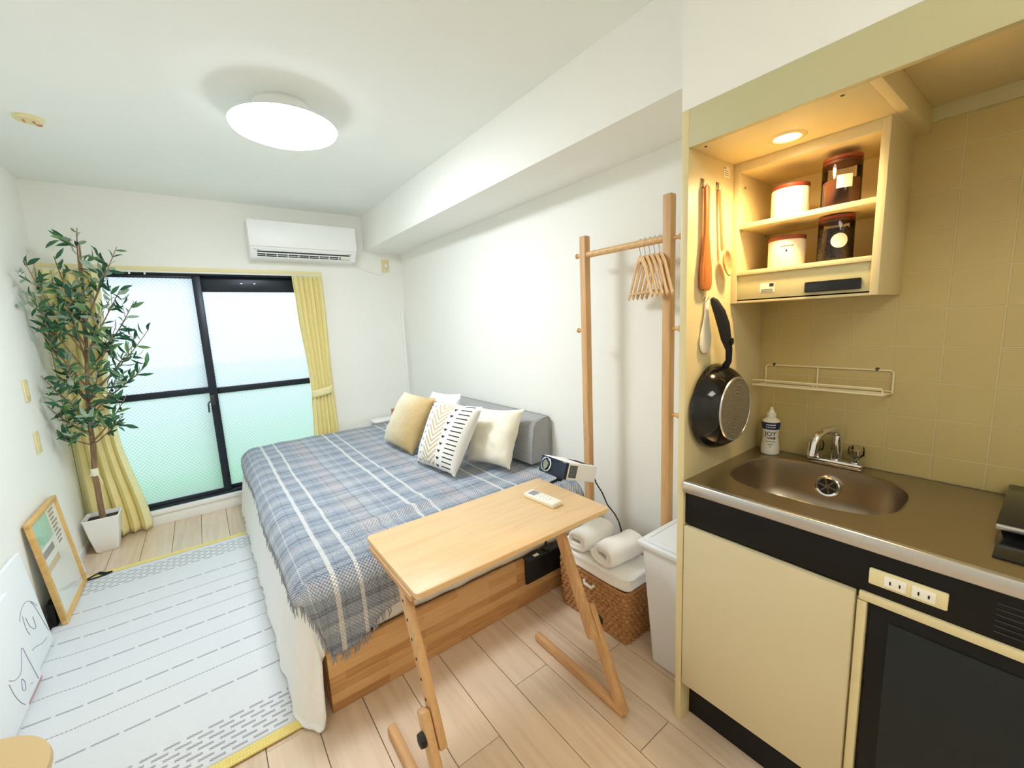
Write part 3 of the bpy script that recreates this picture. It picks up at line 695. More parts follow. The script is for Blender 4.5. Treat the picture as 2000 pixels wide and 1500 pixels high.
# tap
tp_ = thing('tap', (1.635, 0.425, ZT), 'chrome tap with bent spout and clear knobs behind the sink', 'tap')
box1('base_bar', 'chrome', 1.613, 1.655, 0.352, 0.500, ZT, ZT + 0.022, 0.006, tp_)
pth = [V(1.635, 0.425, ZT + 0.02), V(1.635, 0.425, 0.965)] + arc((1.610, 0.431, 0.968), 0.025, 0, PI * 0.55, 6, (1, -0.22, 0), (0, 0, 1)) + [V(1.575, 0.445, 0.990), V(1.550, 0.454, 0.978), V(1.538, 0.459, 0.955), V(1.534, 0.461, 0.915)]
MB().tube(pth, [0.013] * 3 + [0.012] * 6 + [0.0115, 0.0125, 0.0135, 0.0145, 0.0145][:len(pth) - 9], 16).build('spout', 'chrome', tp_)
for yy in (0.480, 0.372):
    kn = MB().lathe([(0.012, 0.0), (0.012, 0.016), (0.009, 0.018), (0.009, 0.024)], (1.635, yy, ZT + 0.018), 20).build('valve', 'chrome', tp_)
    b = MB(); b.lathe([(0.014, 0.0), (0.021, 0.004), (0.022, 0.022), (0.019, 0.034), (0.010, 0.036)], (1.635, yy, ZT + 0.040), 10); b.build('knob', 'clear', kn)
    MB().lathe([(0.012, 0.0), (0.012, 0.02), (0.006, 0.024)], (1.635, yy, ZT + 0.041), 16).build('knob_core', 'chrome', kn)

# soap bottle
BX, BY = 1.622, 0.618
sb = thing('soap_bottle', (BX, BY, ZT), 'white dish soap bottle with dark blue label in the worktop corner', 'bottle')
SX_, SY_ = 0.86, 1.0
mxb = Matrix.Translation((BX, BY, ZT)) @ Matrix.Rotation(math.atan2(-BY, -BX), 4, 'Z')
prof = [(0.026, 0), (0.029, 0.004), (0.029, 0.028), (0.0245, 0.062), (0.0255, 0.085), (0.029, 0.112), (0.0285, 0.122), (0.020, 0.130), (0.013, 0.134)]
MB().lathe(prof, (0, 0, 0), 32, mxb).build('body', 'offwhite', sb)
cp = MB().lathe([(0.0135, 0.133), (0.015, 0.135), (0.015, 0.150), (0.010, 0.153), (0.009, 0.160), (0.006, 0.162), (0.005, 0.172)], (0, 0, 0), 20, mxb).build('cap', 'offwhite', sb)
def bw(zc, rr):
    def g(co): a = co.x / rr; r3 = rr + co.z + 0.0006; return mxb @ Vector((r3 * math.cos(a), r3 * math.sin(a), zc + co.y))
    return g
def rad(z):
    for (r0, z0), (r1, z1) in zip(prof, prof[1:]):
        if z0 <= z <= z1: return r0 + (r1 - r0) * (z - z0) / max(1e-6, z1 - z0)
    return 0.02
MB().grid(lambda u, v: mxb @ Vector(((rad(0.094 + v * 0.026) + 0.0005) * math.cos((u - 0.5) * 4.2), (rad(0.094 + v * 0.026) + 0.0005) * math.sin((u - 0.5) * 4.2), 0.094 + v * 0.026)), 24, 6).build('label_band', 'blue', sb)
text_mesh('JOY', 0.0215, None, 'blue', 'lettering', sb, wrap=bw(0.078, 0.0262))
text_mesh('W', 0.0125, None, 'redprint', 'lettering', sb, wrap=lambda co: bw(0.062, 0.0252)(co + Vector((-0.0075, 0, 0))))
text_mesh('\u9664\u83cc', 0.0095, None, 'ink', 'lettering', sb, wrap=lambda co: bw(0.062, 0.0252)(co + Vector((0.007, 0, 0))))
b = MB(); g1 = bw(0.0, 0.0295)
for k in range(5):
    for (zz, rr, w_) in ((0.112, 0.0296, 0.0045), (0.103, 0.0285, 0.0035)):
        g1 = bw(zz, rr); q = [g1(Vector((-0.012 + k * 0.006 + dx, dy, 0.0008))) for dx, dy in ((-w_ / 2, -0.002), (w_ / 2, -0.002), (w_ / 2, 0.002), (-w_ / 2, 0.002))]
        b.b.faces.new([b.b.verts.new(p) for p in q])
b.build('small_print', 'label', sb, smooth=0, kind='stuff')
b = MB()
for zz, n_ in ((0.050, 6), (0.040, 3), (0.032, 1)):
    for k in range(n_):
        g1 = bw(zz, rad(zz)); x0 = (k - (n_ - 1) / 2) * 0.0052; q = [g1(Vector((x0 + dx, dy, 0.0005))) for dx, dy in ((-0.002, -0.0016), (0.002, -0.0016), (0.002, 0.0016), (-0.002, 0.0016))]
        b.b.faces.new([b.b.verts.new(p) for p in q])
b.build('small_print', 'greyprint', sb, smooth=0, kind='stuff')

# wire rack on tiles
rk = thing('wire_rack', (1.62, 0.48, 1.12), 'cream wire dish rack screwed to the tiles above the tap', 'rack')
xb = XR - TT - 0.004; y0, y1 = 0.306, 0.662
b = MB(); b.tube([(xb, y0, 1.115), (xb, y0, 1.180), (xb, y0 + 0.006, 1.186), (xb, y1 - 0.006, 1.186), (xb, y1, 1.180), (xb, y1, 1.115)], 0.0028)
b.tube([(xb, y0, 1.122), (xb, y1, 1.122)], 0.0022); b.tube([(xb, 0.50, 1.115), (xb, 0.50, 1.186)], 0.0025); b.build('back_frame', 'wirewhite', rk)
b = MB(); xf = 1.565; b.tube([(xb, y0, 1.116), (xf, y0, 1.125), (xf, y0 + 0.004, 1.125), (xf, y1, 1.125), (xb, y1, 1.116)], 0.003); b.tube([(xf, y0, 1.125), (xf, y0 + 0.003, 1.143), (xf, y1, 1.143)], 0.003); b.tube([(xf, 0.48, 1.125), (xf, 0.48, 1.143)], 0.002)
b.build('front_rail', 'wirewhite', rk)
for k in range(1, 6): xx = xb + (xf - xb) * k / 6; MB().tube([(xx, y0, 1.117 + 0.0015 * k), (xx, y1, 1.117 + 0.0015 * k)], 0.0014, 6).build('shelf_wire', 'wirewhite', rk)
for yy in (0.345, 0.635): MB().lathe([(0.006, 0), (0.004, 0.005)], (0, 0, 0), 10, Matrix.Translation((xb + 0.002, yy, 1.188)) @ Matrix.Rotation(-PI / 2, 4, 'Y')).build('screw', 'darkgrey', rk)

# induction hob at the frame edge
ih = thing('induction_hob', (1.45, -0.12, ZT), 'black glass hob with silver rim at the near end of the worktop', 'hob')
box1('front_plate', 'blackglass', 1.236, 1.40, -0.34, 0.052, ZT, ZT + 0.004, 0.001, ih)
box1('body', 'black', 1.385, 1.655, -0.33, 0.050, ZT, ZT + 0.022, 0.002, ih)
box1('glass_top', 'blackglass', 1.350, 1.662, -0.34, 0.057, ZT + 0.022, ZT + 0.036, 0.004, ih)
box1('rim', 'silver', 1.344, 1.352, -0.34, 0.057, ZT + 0.021, ZT + 0.033, 0.003, ih)

# things hanging on the side panel
YPn = YP - 0.0005
def hook(x, z, label):
    t = thing('adhesive_hook', (x, YPn, z), label, 'hook', 'hooks stuck to the side panel')
    box1('pad', 'clear', x - 0.010, x + 0.010, YPn - 0.003, YPn, z - 0.004, z + 0.022, 0.001, t)
    MB().tube([(x, YPn - 0.003, z + 0.004), (x, YPn - 0.006, z - 0.004), (x, YPn - 0.012, z - 0.006), (x, YPn - 0.015, z + 0.002)], 0.0018, 6).build('wire_hook', 'silver', t)
hook(1.238, 1.752, 'small clear hook carrying the wooden spatula'); hook(1.325, 1.755, 'small clear hook carrying the wooden spoon'); hook(1.262, 1.432, 'small clear hook carrying pan and rice paddle')
def outline_slab(pts, y, t, name, mat, parent=None, bev=0.002):
    mx = frame_mx((0, y, 0), (1, 0, 0), (0, 0, 1), (0, -1, 0)); return MB().prism(pts, mx, t, bev).build(name, mat, parent)
def blade(cx, prof, lean=0.0):
    L = [(cx - w_ + lean * (z - prof[0][0]), z) for z, w_ in prof]; R = [(cx + w_ + lean * (z - prof[0][0]), z) for z, w_ in prof]
    return L + R[::-1]
spt = thing('wooden_spatula', (1.245, YPn - 0.01, 1.455), 'reddish wooden spatula hanging on the side panel', 'spatula')
outline_slab(blade(1.246, [(1.452, 0.010), (1.456, 0.022), (1.47, 0.029), (1.52, 0.028), (1.56, 0.020), (1.62, 0.0115), (1.70, 0.011), (1.745, 0.012), (1.753, 0.007)], -0.02), YPn - 0.009, 0.009, 'blade', 'utensil', spt)
MB().tube(arc((1.239, YPn - 0.012, 1.752), 0.010, 0, 2 * PI, 12, (1, 0, 0), (0, 0, 1))[:-1], 0.0015, 6, closed=True).build('hanging_loop', 'label', spt)
sp = thing('wooden_spoon', (1.35, YPn - 0.012, 1.50), 'light wooden spoon hanging beside the wooden spatula', 'spoon')
MB().tube([(1.327, YPn - 0.010, 1.752), (1.329, YPn - 0.011, 1.70), (1.336, YPn - 0.013, 1.62), (1.342, YPn - 0.015, 1.575)], [0.0075, 0.006, 0.0055, 0.007], 10).build('handle', 'hangerwood', sp)
b = MB()
def bowl(u, v):
    a = 2 * PI * u; k = v
    return Vector((1.356, YPn - 0.026, 1.538)) + Vector((0.026 * k * math.cos(a) + 0.010 * k * math.sin(a) * -1, (0.014 * (1 - k * k)) , 0.040 * k * math.sin(a)))
b.grid(bowl, 28, 8, closeu=True); bo = b.build('bowl', 'hangerwood', sp, smooth=70); solid(bo, 0.004)
outline_slab([(1.362, 1.800), (1.402, 1.800), (1.402, 1.832), (1.362, 1.832)], YPn, 0.0006, 'paper_sticker', 'label', None, 0).update_tag()
stk = bpy.data.objects['paper_sticker']; tag(stk, 'small white printed sticker at the top of the side panel', 'sticker')
b = MB()
for k in range(3): b.box(1.366, 1.398 - 0.006 * k, YPn - 0.0009, YPn - 0.0006, 1.806 + k * 0.006, 1.8075 + k * 0.006)
b.box(1.366, 1.374, YPn - 0.0009, YPn - 0.0006, 1.8235, 1.8295)
b.build('sticker_print', 'greyprint', stk, kind='stuff')
rp = thing('rice_paddle', (1.275, YPn - 0.01, 1.26), 'white plastic rice paddle hanging behind the pan handle', 'paddle')
outline_slab(blade(1.262, [(1.262, 0.012), (1.270, 0.024), (1.29, 0.032), (1.315, 0.031), (1.345, 0.020), (1.38, 0.010), (1.425, 0.009), (1.432, 0.005)], 0.03), YPn - 0.004, 0.006, 'paddle_blade', 'offwhite', rp)
# frying pan
PC = Vector((1.312, 0.0, 1.086))
pn = thing('frying_pan', (PC.x, 0.655, 0.95), 'black frying pan with ringed steel base hanging on the side panel', 'pan')
mxp = Matrix.Translation((PC.x, 0.672, PC.z)) @ Matrix.Rotation(PI / 2, 4, 'X')
b = MB(); b.lathe([(0.130, 0.002), (0.138, 0.0), (0.139, 0.004), (0.134, 0.022), (0.122, 0.046), (0.106, 0.064), (0.098, 0.070)], (0, 0, 0), 64, mxp, cap0=False, cap1=False)
b.lathe([(0.130, 0.002), (0.122, 0.03), (0.10, 0.058), (0.001, 0.062)], (0, 0, 0), 64, mxp, cap0=False, cap1=False); b.build('body', 'enamel', pn, smooth=50)
MB().lathe([(0.099, 0.0695), (0.097, 0.0715), (0.090, 0.0715), (0.0005, 0.0712)], (0, 0, 0), 64, mxp, cap0=False, cap1=False).build('base_disc', 'panbase', pn, origin=(PC.x, 0.60, PC.z))
MB().lathe([(0.1005, 0.0690), (0.0985, 0.0728), (0.0945, 0.0728), (0.0935, 0.0705)], (0, 0, 0), 64, mxp, cap0=False, cap1=False).build('base_rim', 'silver', pn)
hp = [V(1.338, 0.655, 1.205), V(1.337, 0.640, 1.232), V(1.325, 0.634, 1.268), V(1.312, 0.638, 1.305), V(1.303, 0.642, 1.345), V(1.288, 0.648, 1.385), V(1.268, 0.655, 1.418), V(1.260, 0.658, 1.428)]
hm = MB().tube(hp, [0.012, 0.0095, 0.010, 0.0155, 0.018, 0.017, 0.012, 0.006], 14).build('handle', 'rubber', pn)
b = MB(); b.lathe([(0.010, 0), (0.011, 0.004), (0.004, 0.006)], (0, 0, 0), 14, Matrix.Translation((1.316, 0.624, 1.295)) @ Matrix.Rotation(PI / 2, 4, 'X')); b.build('handle_rivet', 'enamel', hm)

# ---------------------------------------------------------------- bed
bed = thing('bed_frame', (0.92, 2.6, 0), 'low wooden bed frame of jointed boards beside the wall', 'bed')
BX0, BX1, BY0, BY1 = 0.225, 1.60, 1.49, 3.79
box1('foot_board', 'bedboard', BX0, BX1, BY0, BY0 + 0.022, 0.0, 0.242, 0.003, bed)
box1('side_board', 'bedboard', BX0, BX0 + 0.022, BY0 + 0.022, BY1, 0.0, 0.242, 0.003, bed)
box1('side_board', 'bedboard', BX1 - 0.022, BX1, BY0 + 0.022, BY1, 0.0, 0.242, 0.003, bed)
box1('slat_base', 'pinex', BX0 + 0.022, BX1 - 0.022, BY0 + 0.022, BY1, 0.20, 0.232, 0.002, bed)
hb = box1('headboard', 'whiteplastic', BX0, BX1, BY1, BY1 + 0.085, 0.0, 0.480, 0.004, bed)
box1('shelf_board', 'whiteplastic', 1.22, BX1, BY1 + 0.002, BY1 + 0.15, 0.512, 0.530, 0.003, bed)
mt = box1('mattress', 'sheet', BX0 + 0.012, BX1 - 0.012, BY0 + 0.035, BY1 - 0.005, 0.234, 0.474, 0.045)
tag(mt, 'white sheeted mattress lying in the low wooden bed', 'mattress')
wb = MB().box(1.40, 1.44, 3.81, 3.855, 0.5305, 0.615, 0.004).build('wooden_block', 'copper'); tag(wb, 'small orange wooden block on the white headboard shelf', 'block')

def wrinkle(s, t):
    h = 0.010 * noise.noise((s * 2.3, t * 2.3, 0.3)) + 0.006 * noise.noise((s * 6, t * 5, 4.1))
    for t0, amp, s0, s1, sl in ((1.84, 0.020, 0.30, 0.95, 0.10), (1.715, 0.016, 0.32, 0.75, 0.15), (2.15, 0.010, 0.2, 0.6, 0.1), (2.55, 0.009, 0.7, 1.1, -0.1), (3.1, 0.010, 0.25, 0.7, 0.15), (1.99, 0.012, 0.7, 1.2, -0.12)):
        tc = t0 + sl * (s - 0.6) ; fade = max(0, min(1, (s - s0) / 0.15)) * max(0, min(1, (s1 - s) / 0.2))
        d = (t - tc); h += amp * fade * (math.exp(-(d / 0.045) ** 2) if d > 0 else math.exp(-(d / 0.030) ** 2))
    h += 0.016 * max(0, 1 - abs(s - 0.42) / 0.4) * max(0, min(1, (t - 3.0) / 0.3)) * 0.6
    return h
def drape(s, t, xl, yn, zt, R_, flare, floor=0.014, ripple=0.0):
    ox = max(0.0, xl + R_ - s); oy = max(0.0, yn + R_ - t); o0 = math.hypot(ox, oy); o = max(ox, oy) + 0.12 * min(ox, oy); wz = wrinkle(s, t)
    if o <= 0: return Vector((s, t, zt + wz))
    dx, dy = ox / o0, oy / o0; q = R_ * PI / 2
    if o < q: hor = R_ * math.sin(o / R_); dr = R_ * (1 - math.cos(o / R_))
    else: hor = R_ + flare * (o - q); dr = R_ + (o - q)
    z = zt - dr; fade = max(0.0, 1 - dr / 0.08)
    if ripple and dr > 0.03:
        k = min(1, (dr - 0.03) / 0.3); ph = t if dx > 0.5 else s
        hor += ripple * k * (math.sin(ph * 52 + 2.5 * math.sin(ph * 5)) * (0.6 + 0.4 * math.sin(ph * 11)) + 0.9 * math.sin(ph * 17 + 1.0)) + 0.3 * ripple * k
    z += wz * fade
    if z < floor: hor += (floor - z) * 0.25; z = floor
    return Vector((max(s, xl + R_) - dx * hor, max(t, yn + R_) - dy * hor, z))

# duvet
S1, T1 = 1.585, 3.775
def dv(u, v):
    s = S1 + (-0.272 - S1) * u; t = T1 + (1.335 - T1) * v
    q = drape(s, t, 0.165, 1.535, 0.486, 0.090, 0.14, 0.014, 0.0045)
    ox = max(0.0, 0.255 - s); oy = max(0.0, 1.625 - t)
    if ox > 0 and oy > 0:      # the free corner swings out in front of the foot board
        k = min(1.0, ox / 0.45); q.y -= 0.115 * k ** 1.5 * min(1.0, oy / 0.26); q.x += 0.055 * k * (oy / 0.29) ** 2
    return q
du = MB().grid(dv, 150, 170).build('duvet', 'sheet', None, smooth=80)
solid(du, 0.006, -1.0); tag(du, 'white cotton duvet hanging to the floor on the rug side', 'duvet')

# plaid throw
def over(t): return 0.030 + 0.012 * math.sin(t * 6) - 0.135 * max(0, min(1, (1.56 - t) / 0.28)) ** 1.3
def overn(s):
    k = lambda a, b_: max(0, min(1, (s - a) / (b_ - a))); k1 = k(0.22, 0.46); k1 = k1 * k1 * (3 - 2 * k1)
    return 0.250 - 0.082 * k1 - 0.03 * k(0.46, 0.70) - 0.05 * k(0.70, 1.1) + 0.005 * math.sin(s * 23)
def bl_st(u, v):
    t_far, t_near = 3.755, 1.508 - overn(1.58 - 1.4 * u) + 0.014
    t = t_far + (t_near - t_far) * v; s_l = 0.150 - over(t); s = 1.575 + (s_l - 1.575) * u
    return s, t
def bl(u, v):
    s, t = bl_st(u, v); return drape(s, t, 0.150, 1.506, 0.500, 0.100, 0.10, 0.02)
th_ = MB().grid(bl, 170, 200, uvf=lambda u, v: bl_st(u, v)).build('throw_blanket', 'plaid', None, smooth=80)
solid(th_, 0.006, 1.0); tag(th_, 'blue grey plaid woven throw with fringed edge spread over the bed', 'blanket')
b = MB()
for k in range(190):
    v = (k + random.uniform(0.1, 0.9)) / 190; p = bl(1.0, v); p1 = p + Vector((-0.003 + random.uniform(-0.006, 0.004), random.uniform(-0.006, 0.006), -0.018)); p2 = p1 + Vector((random.uniform(-0.006, 0.004), random.uniform(-0.01, 0.01), -0.016 - random.random() * 0.014))
    b.tube([p + Vector((-0.004, 0, 0.002)), p1, p2], [0.0022, 0.002, 0.0008], 5)
for k in range(26):
    u = 0.80 + 0.2 * (k + random.random()) / 26; p = bl(u, 1.0); b.tube([p + Vector((0, -0.004, 0.002)), p + Vector((random.uniform(-0.005, 0.005), -0.004, -0.02)), p + Vector((random.uniform(-0.01, 0.01), -0.005, -0.038))], [0.0022, 0.002, 0.0008], 5)
b.build('fringe', 'bluefringe', th_, kind='stuff')

# cushions: bilinear between four corners, padded
def cushion(name, mat, BL, BR, TL, TR, thick, label, seam=None, pinch=0.05, crumple=0.0, seed=0.0):
    BL, BR, TL, TR = map(Vector, (BL, BR, TL, TR)); nrm = (BR - BL).cross(TL - BL).normalized()
    if nrm.x > 0: nrm = -nrm
    def P(a, c):   # a,c in 0..1
        x = (a - 0.5) * 2; y = (c - 0.5) * 2
        a2 = 0.5 + 0.5 * x * (1 - pinch * (1 - y * y)); c2 = 0.5 + 0.5 * y * (1 - pinch * (1 - x * x))
        return BL * (1 - a2) * (1 - c2) + BR * a2 * (1 - c2) + TL * (1 - a2) * c2 + TR * a2 * c2
    def H(a, c):
        x = (a - 0.5) * 2; y = (c - 0.5) * 2; e = max(0, (1 - x ** 4) * (1 - y ** 4)) ** 0.55 * (1 - 0.25 * (x * x + y * y) / 2)
        n_ = crumple * (noise.noise((a * 5 + seed, c * 5, seed)) + 0.6 * noise.noise((a * 11, c * 9 + seed, 2))) * min(1, e * 3)
        return thick / 2 * e + n_
    N_ = 28; b = MB()
    b.grid(lambda a, c: P(a, c) + nrm * H(a, c), N_, N_, uvf=lambda a, c: (a, c)); b.grid(lambda a, c: P(1 - a, c) - nrm * H(1 - a, c) * 0.9, N_, N_, uvf=lambda a, c: (1 - a, c))
    bmesh.ops.remove_doubles(b.b, verts=b.b.verts[:], dist=0.0004)
    o = b.build(name, mat, None, smooth=75); tag(o, label, 'cushion'); return o
Z0 = 0.530
cushion('linen_cushion', 'linen', (1.050, 3.09, Z0), (1.075, 2.63, Z0 - 0.012), (1.195, 2.97, 0.905), (1.235, 2.53, 0.900), 0.15, 'ochre slubby linen cushion, farthest of the leaning cushions', crumple=0.006)
cushion('patterned_cushion', 'tribal', (1.030, 2.455, Z0 - 0.01), (1.080, 2.045, Z0 - 0.01), (1.200, 2.465, 0.905), (1.290, 2.035, 0.900), 0.15, 'white cushion printed with chevrons, triangles and bars', crumple=0.003)
cushion('cream_cushion', 'cream_cotton', (1.262, 2.22, Z0 - 0.005), (1.368, 1.90, Z0), (1.400, 2.27, 0.850), (1.500, 1.905, 0.872), 0.15, 'cream cotton cushion leaning on the grey bolster', pinch=0.09, crumple=0.010, seed=3)
cushion('white_pillow', 'sheet', (1.300, 2.92, Z0), (1.300, 2.45, Z0), (1.415, 2.95, 0.880), (1.405, 2.49, 0.912), 0.15, 'white pillow mostly hidden behind the patterned cushion', pinch=0.06, crumple=0.006, seed=5)
# grey bolster
gb = thing('grey_bolster', (1.58, 2.4, 0.53), 'grey woven backrest bolster with piped edges against the wall', 'bolster')
sec = [(1.500, 0.528), (1.668, 0.528), (1.668, 0.800), (1.648, 0.812), (1.560, 0.800), (1.530, 0.770)]
mxs = frame_mx((0, 2.98, 0), (1, 0, 0), (0, 0, 1), (0, -1, 0)); b = MB().prism(sec, mxs, 2.98 - 1.865, 0.018); bo = b.build('body', 'greycloth', gb, smooth=60)
pts = [V(x, 1.868, z) for x, z in ((1.508, 0.535), (1.512, 0.60), (1.524, 0.70), (1.535, 0.758), (1.552, 0.785), (1.60, 0.800), (1.650, 0.806), (1.662, 0.795), (1.664, 0.54))]
MB().tube(pts, 0.0045, 8).build('piping', 'greycloth', gb)

# black pouch hung over the foot board
pc = thing('black_pouch', (1.245, 1.475, 0.11), 'black pouch with a small white tag hung over the foot board', 'pouch')
b = MB(); b.box(1.130, 1.362, 1.476, 1.488, 0.112, 0.262, 0.005); b.box(1.120, 1.366, 1.440, 1.488, 0.250, 0.262, 0.004); b.build('flap', 'bag', pc)
box1('white_tag', 'label', 1.165, 1.195, 1.448, 1.466, 0.2622, 0.2632, 0, pc)

# ---------------------------------------------------------------- side table
ZTB = 0.665
tb = thing('side_table', (0.78, 1.1, 0), 'light oak adjustable side table standing against the foot of the bed', 'table')
TX0, TX1, TY0, TY1 = 0.385, 1.182, 0.998, 1.420
def rrect(x0, x1, y0, y1, r, n=6):
    pts = []
    for cx, cy, a in ((x1 - r, y1 - r, 0), (x0 + r, y1 - r, PI / 2), (x0 + r, y0 + r, PI), (x1 - r, y0 + r, 1.5 * PI)):
        pts += [(cx + r * math.cos(a + PI / 2 * k / n), cy + r * math.sin(a + PI / 2 * k / n)) for k in range(n + 1)]
    return pts
MB().prism(rrect(TX0, TX1, TY0, TY1, 0.016), Matrix.Translation((0, 0, ZTB - 0.018)), 0.018, 0.002).build('tabletop', 'oak', tb)
SL = 0.29 / 0.63
def legside(xo, xi, sg, holes):
    yb = 0.815; pz = lambda z: yb + z * SL
    MB().bar((xo, yb - 0.004, 0.018), (xo, 1.285, 0.018), 0.030, 0.036, bev=0.008).build('foot_bar', 'piney', tb)
    lo_ = MB().bar((xo, pz(0.01), 0.012), (xo, pz(0.345), 0.345), 0.026, 0.046, (0, 1, 0), 0.007).build('lower_leg', 'pine', tb)
    up_ = MB().bar((xi, pz(0.245), 0.245), (xi, pz(0.642), 0.642), 0.024, 0.046, (0, 1, 0), 0.006).build('upper_leg', 'pine', tb)
    b = MB(); d = Vector((0, SL, 1)).normalized(); n_ = Vector((0, -1, SL)).normalized()
    for k in range(6):
        z = 0.36 + k * 0.048; c = Vector((xi - sg * 0.0123, pz(z), z))
        MB().lathe([(0.0045, -0.0008), (0.0045, 0.0008)], (0, 0, 0), 10, Matrix.Translation(c) @ Matrix.Rotation(PI / 2, 4, 'Y')).build('peg_hole', 'slot', up_)
    kb = MB(); kb.lathe([(0.019, 0), (0.020, 0.004), (0.018, 0.014), (0.012, 0.016)], (0, 0, 0), 18, Matrix.Translation((xo - sg * 0.013, pz(0.285), 0.285)) @ Matrix.Rotation(-sg * PI / 2, 4, 'Y')); kb.build('knob', 'rubber', tb)
legside(0.366, 0.3925, 1, True); legside(1.028, 1.0015, -1, True)
b = MB(); b.bar((0.406, 1.13, 0.634), (0.988, 1.13, 0.634), 0.05, 0.022, bev=0.003); b.build('cross_rail', 'pinex', tb)
for xx in (0.3925, 1.0015): MB().bar((xx, 1.03, 0.638), (xx, 1.38, 0.638), 0.026, 0.018, bev=0.003).build('top_bearer', 'piney', tb)
# remote control
rc = thing('remote_control', (1.032, 1.218, ZTB), 'cream air conditioner remote lying on the oak table', 'remote')
ang = math.radians(4); mr = Matrix.Translation((1.032, 1.218, ZTB)) @ Matrix.Rotation(ang, 4, 'Z')
MB().box(-0.027, 0.027, -0.084, 0.084, 0.0, 0.019, 0.005, 3, mr).build('body', 'offwhite', rc)
MB().box(-0.019, 0.019, 0.030, 0.068, 0.0188, 0.0196, 0, mx=mr).build('screen', 'greyprint', rc)
for iy in range(4):
    for ix in range(3): MB().box(-0.018 + ix * 0.0135, -0.009 + ix * 0.0135, 0.008 - iy * 0.020, 0.016 - iy * 0.020, 0.0188, 0.0204, 0.0008, 1, mr).build('button', 'whiteplastic', rc)
b = MB()
for iy in range(4):
    for ix in range(3): b.box(-0.0165 + ix * 0.0135, -0.0110 + ix * 0.0135, 0.0195 - iy * 0.020 - 0.001, 0.0205 - iy * 0.020, 0.0189, 0.0193, 0, 1, mr)
b.build('button_print', 'ink', rc, kind='stuff')

# ---------------------------------------------------------------- projector on a slim stand
O = Vector((1.253, 1.300, 0.752)); d = Vector((0.941, 0, -0.338)); wv = Vector((0, 1, 0)); up = Vector((0.338, 0, 0.941))
pj = thing('projector', (1.33, 1.38, 0.66), 'white mini projector with navy glass front tilted above the table corner', 'projector')
mxj = frame_mx(O - up * 0.078, d, wv, up)
MB().box(0.004, 0.218, 0, 0.166, 0, 0.078, 0.006, 3, mxj).build('body', 'whiteplastic', pj)
MB().box(-0.002, 0.020, -0.0015, 0.1675, -0.0015, 0.0765, 0.005, 3, mxj).build('front_glass', 'navy', pj)
b = MB(); b.lathe([(0.033, 0), (0.034, 0.006), (0.028, 0.007), (0.026, 0.002)], (0, 0, 0), 32, mxj @ Matrix.Translation((-0.002, 0.120, 0.040)) @ Matrix.Rotation(-PI / 2, 4, 'Y'), cap1=False); ln = b.build('lens_ring', 'chrome', pj)
MB().lathe([(0.026, 0.001), (0.018, 0.006), (0.002, 0.008)], (0, 0, 0), 32, mxj @ Matrix.Translation((-0.002, 0.120, 0.040)) @ Matrix.Rotation(-PI / 2, 4, 'Y')).build('lens', 'clear', ln)
b = MB(); MB().box(0.026, 0.078, -0.0008, 0.0006, 0.010, 0.068, 0, mx=mxj).build('speaker_grille', 'greyprint', pj)
for i in range(9):
    for j in range(10): b.box(0.028 + i * 0.0055, 0.031 + i * 0.0055, -0.0016, -0.0007, 0.012 + j * 0.0056, 0.015 + j * 0.0056, 0, mx=mxj)
b.build('grille_hole', 'slot', pj, kind='stuff')
b = MB()
for k in range(5): b.box(0.13 + k * 0.014, 0.137 + k * 0.014, 0.03, 0.13, 0.0775, 0.0788, 0, mx=mxj)
b.build('top_slot', 'slot', pj, kind='stuff')
ps = thing('projector_stand', (1.250, 1.462, 0.2632), 'short black stand holding the mini projector above the black pouch', 'stand')
MB().lathe([(0.020, 0.2632), (0.020, 0.272), (0.010, 0.280), (0.007, 0.286)], (1.250, 1.462, 0), 24).build('base', 'rubber', ps)
MB().tube([(1.250, 1.462, 0.28), (1.250, 1.462, 0.56), (1.262, 1.425, 0.615), (1.290, 1.395, 0.636)], 0.0065, 10).build('pole', 'rubber', ps)
MB().lathe([(0.012, 0.630), (0.017, 0.643), (0.012, 0.655)], (1.292, 1.392, 0), 18).build('ball_head', 'rubber', ps)
cb = MB().tube([V(1.452, 1.330, 0.640), V(1.462, 1.318, 0.592), V(1.48, 1.296, 0.544), V(1.49, 1.273, 0.487), V(1.50, 1.238, 0.449), V(1.508, 1.219, 0.413), V(1.51, 1.207, 0.376), V(1.512, 1.20, 0.25), V(1.513, 1.20, 0.01), V(1.56, 1.20, 0.006)], 0.0032, 8).build('power_cord', 'rubber', pj)

# ---------------------------------------------------------------- clothes rack and hangers
RXc = 1.535
ck = thing('clothes_rack', (RXc, 1.2, 0), 'honey pine clothes rack with pegs standing beside the wall', 'rack')
YL_, YR_ = 1.430, 0.980
MB().box(RXc - 0.019, RXc + 0.019, YL_ - 0.019, YL_ + 0.019, 0.0, 1.775, 0.006).build('post', 'pine', ck)
MB().box(RXc - 0.019, RXc + 0.019, YR_ - 0.019, YR_ + 0.019, 0.0, 1.850, 0.006).build('post', 'pine', ck)
MB().tube([(RXc, YR_ + 0.018, 1.686), (RXc, YL_ - 0.018, 1.686)], 0.015, 16).build('rail', 'hangerwood', ck)
for yy, sg, zs in ((YL_, 1, (1.688, 1.328)), (YR_, -1, (1.682, 1.330, 0.975))):
    for z in zs:
        mxq = Matrix.Translation((RXc, yy + sg * 0.018, z)) @ Matrix.Rotation(-sg * PI / 2, 4, 'X')
        MB().lathe([(0.009, 0), (0.008, 0.016), (0.008, 0.026), (0.0125, 0.029), (0.0125, 0.035), (0.009, 0.037)], (0, 0, 0), 16, mxq).build('peg', 'hangerwood', ck)
MB().bar((RXc, YR_ + 0.019, 0.09), (RXc, YL_ - 0.019, 0.09), 0.022, 0.04, bev=0.004).build('stretcher', 'piney', ck)
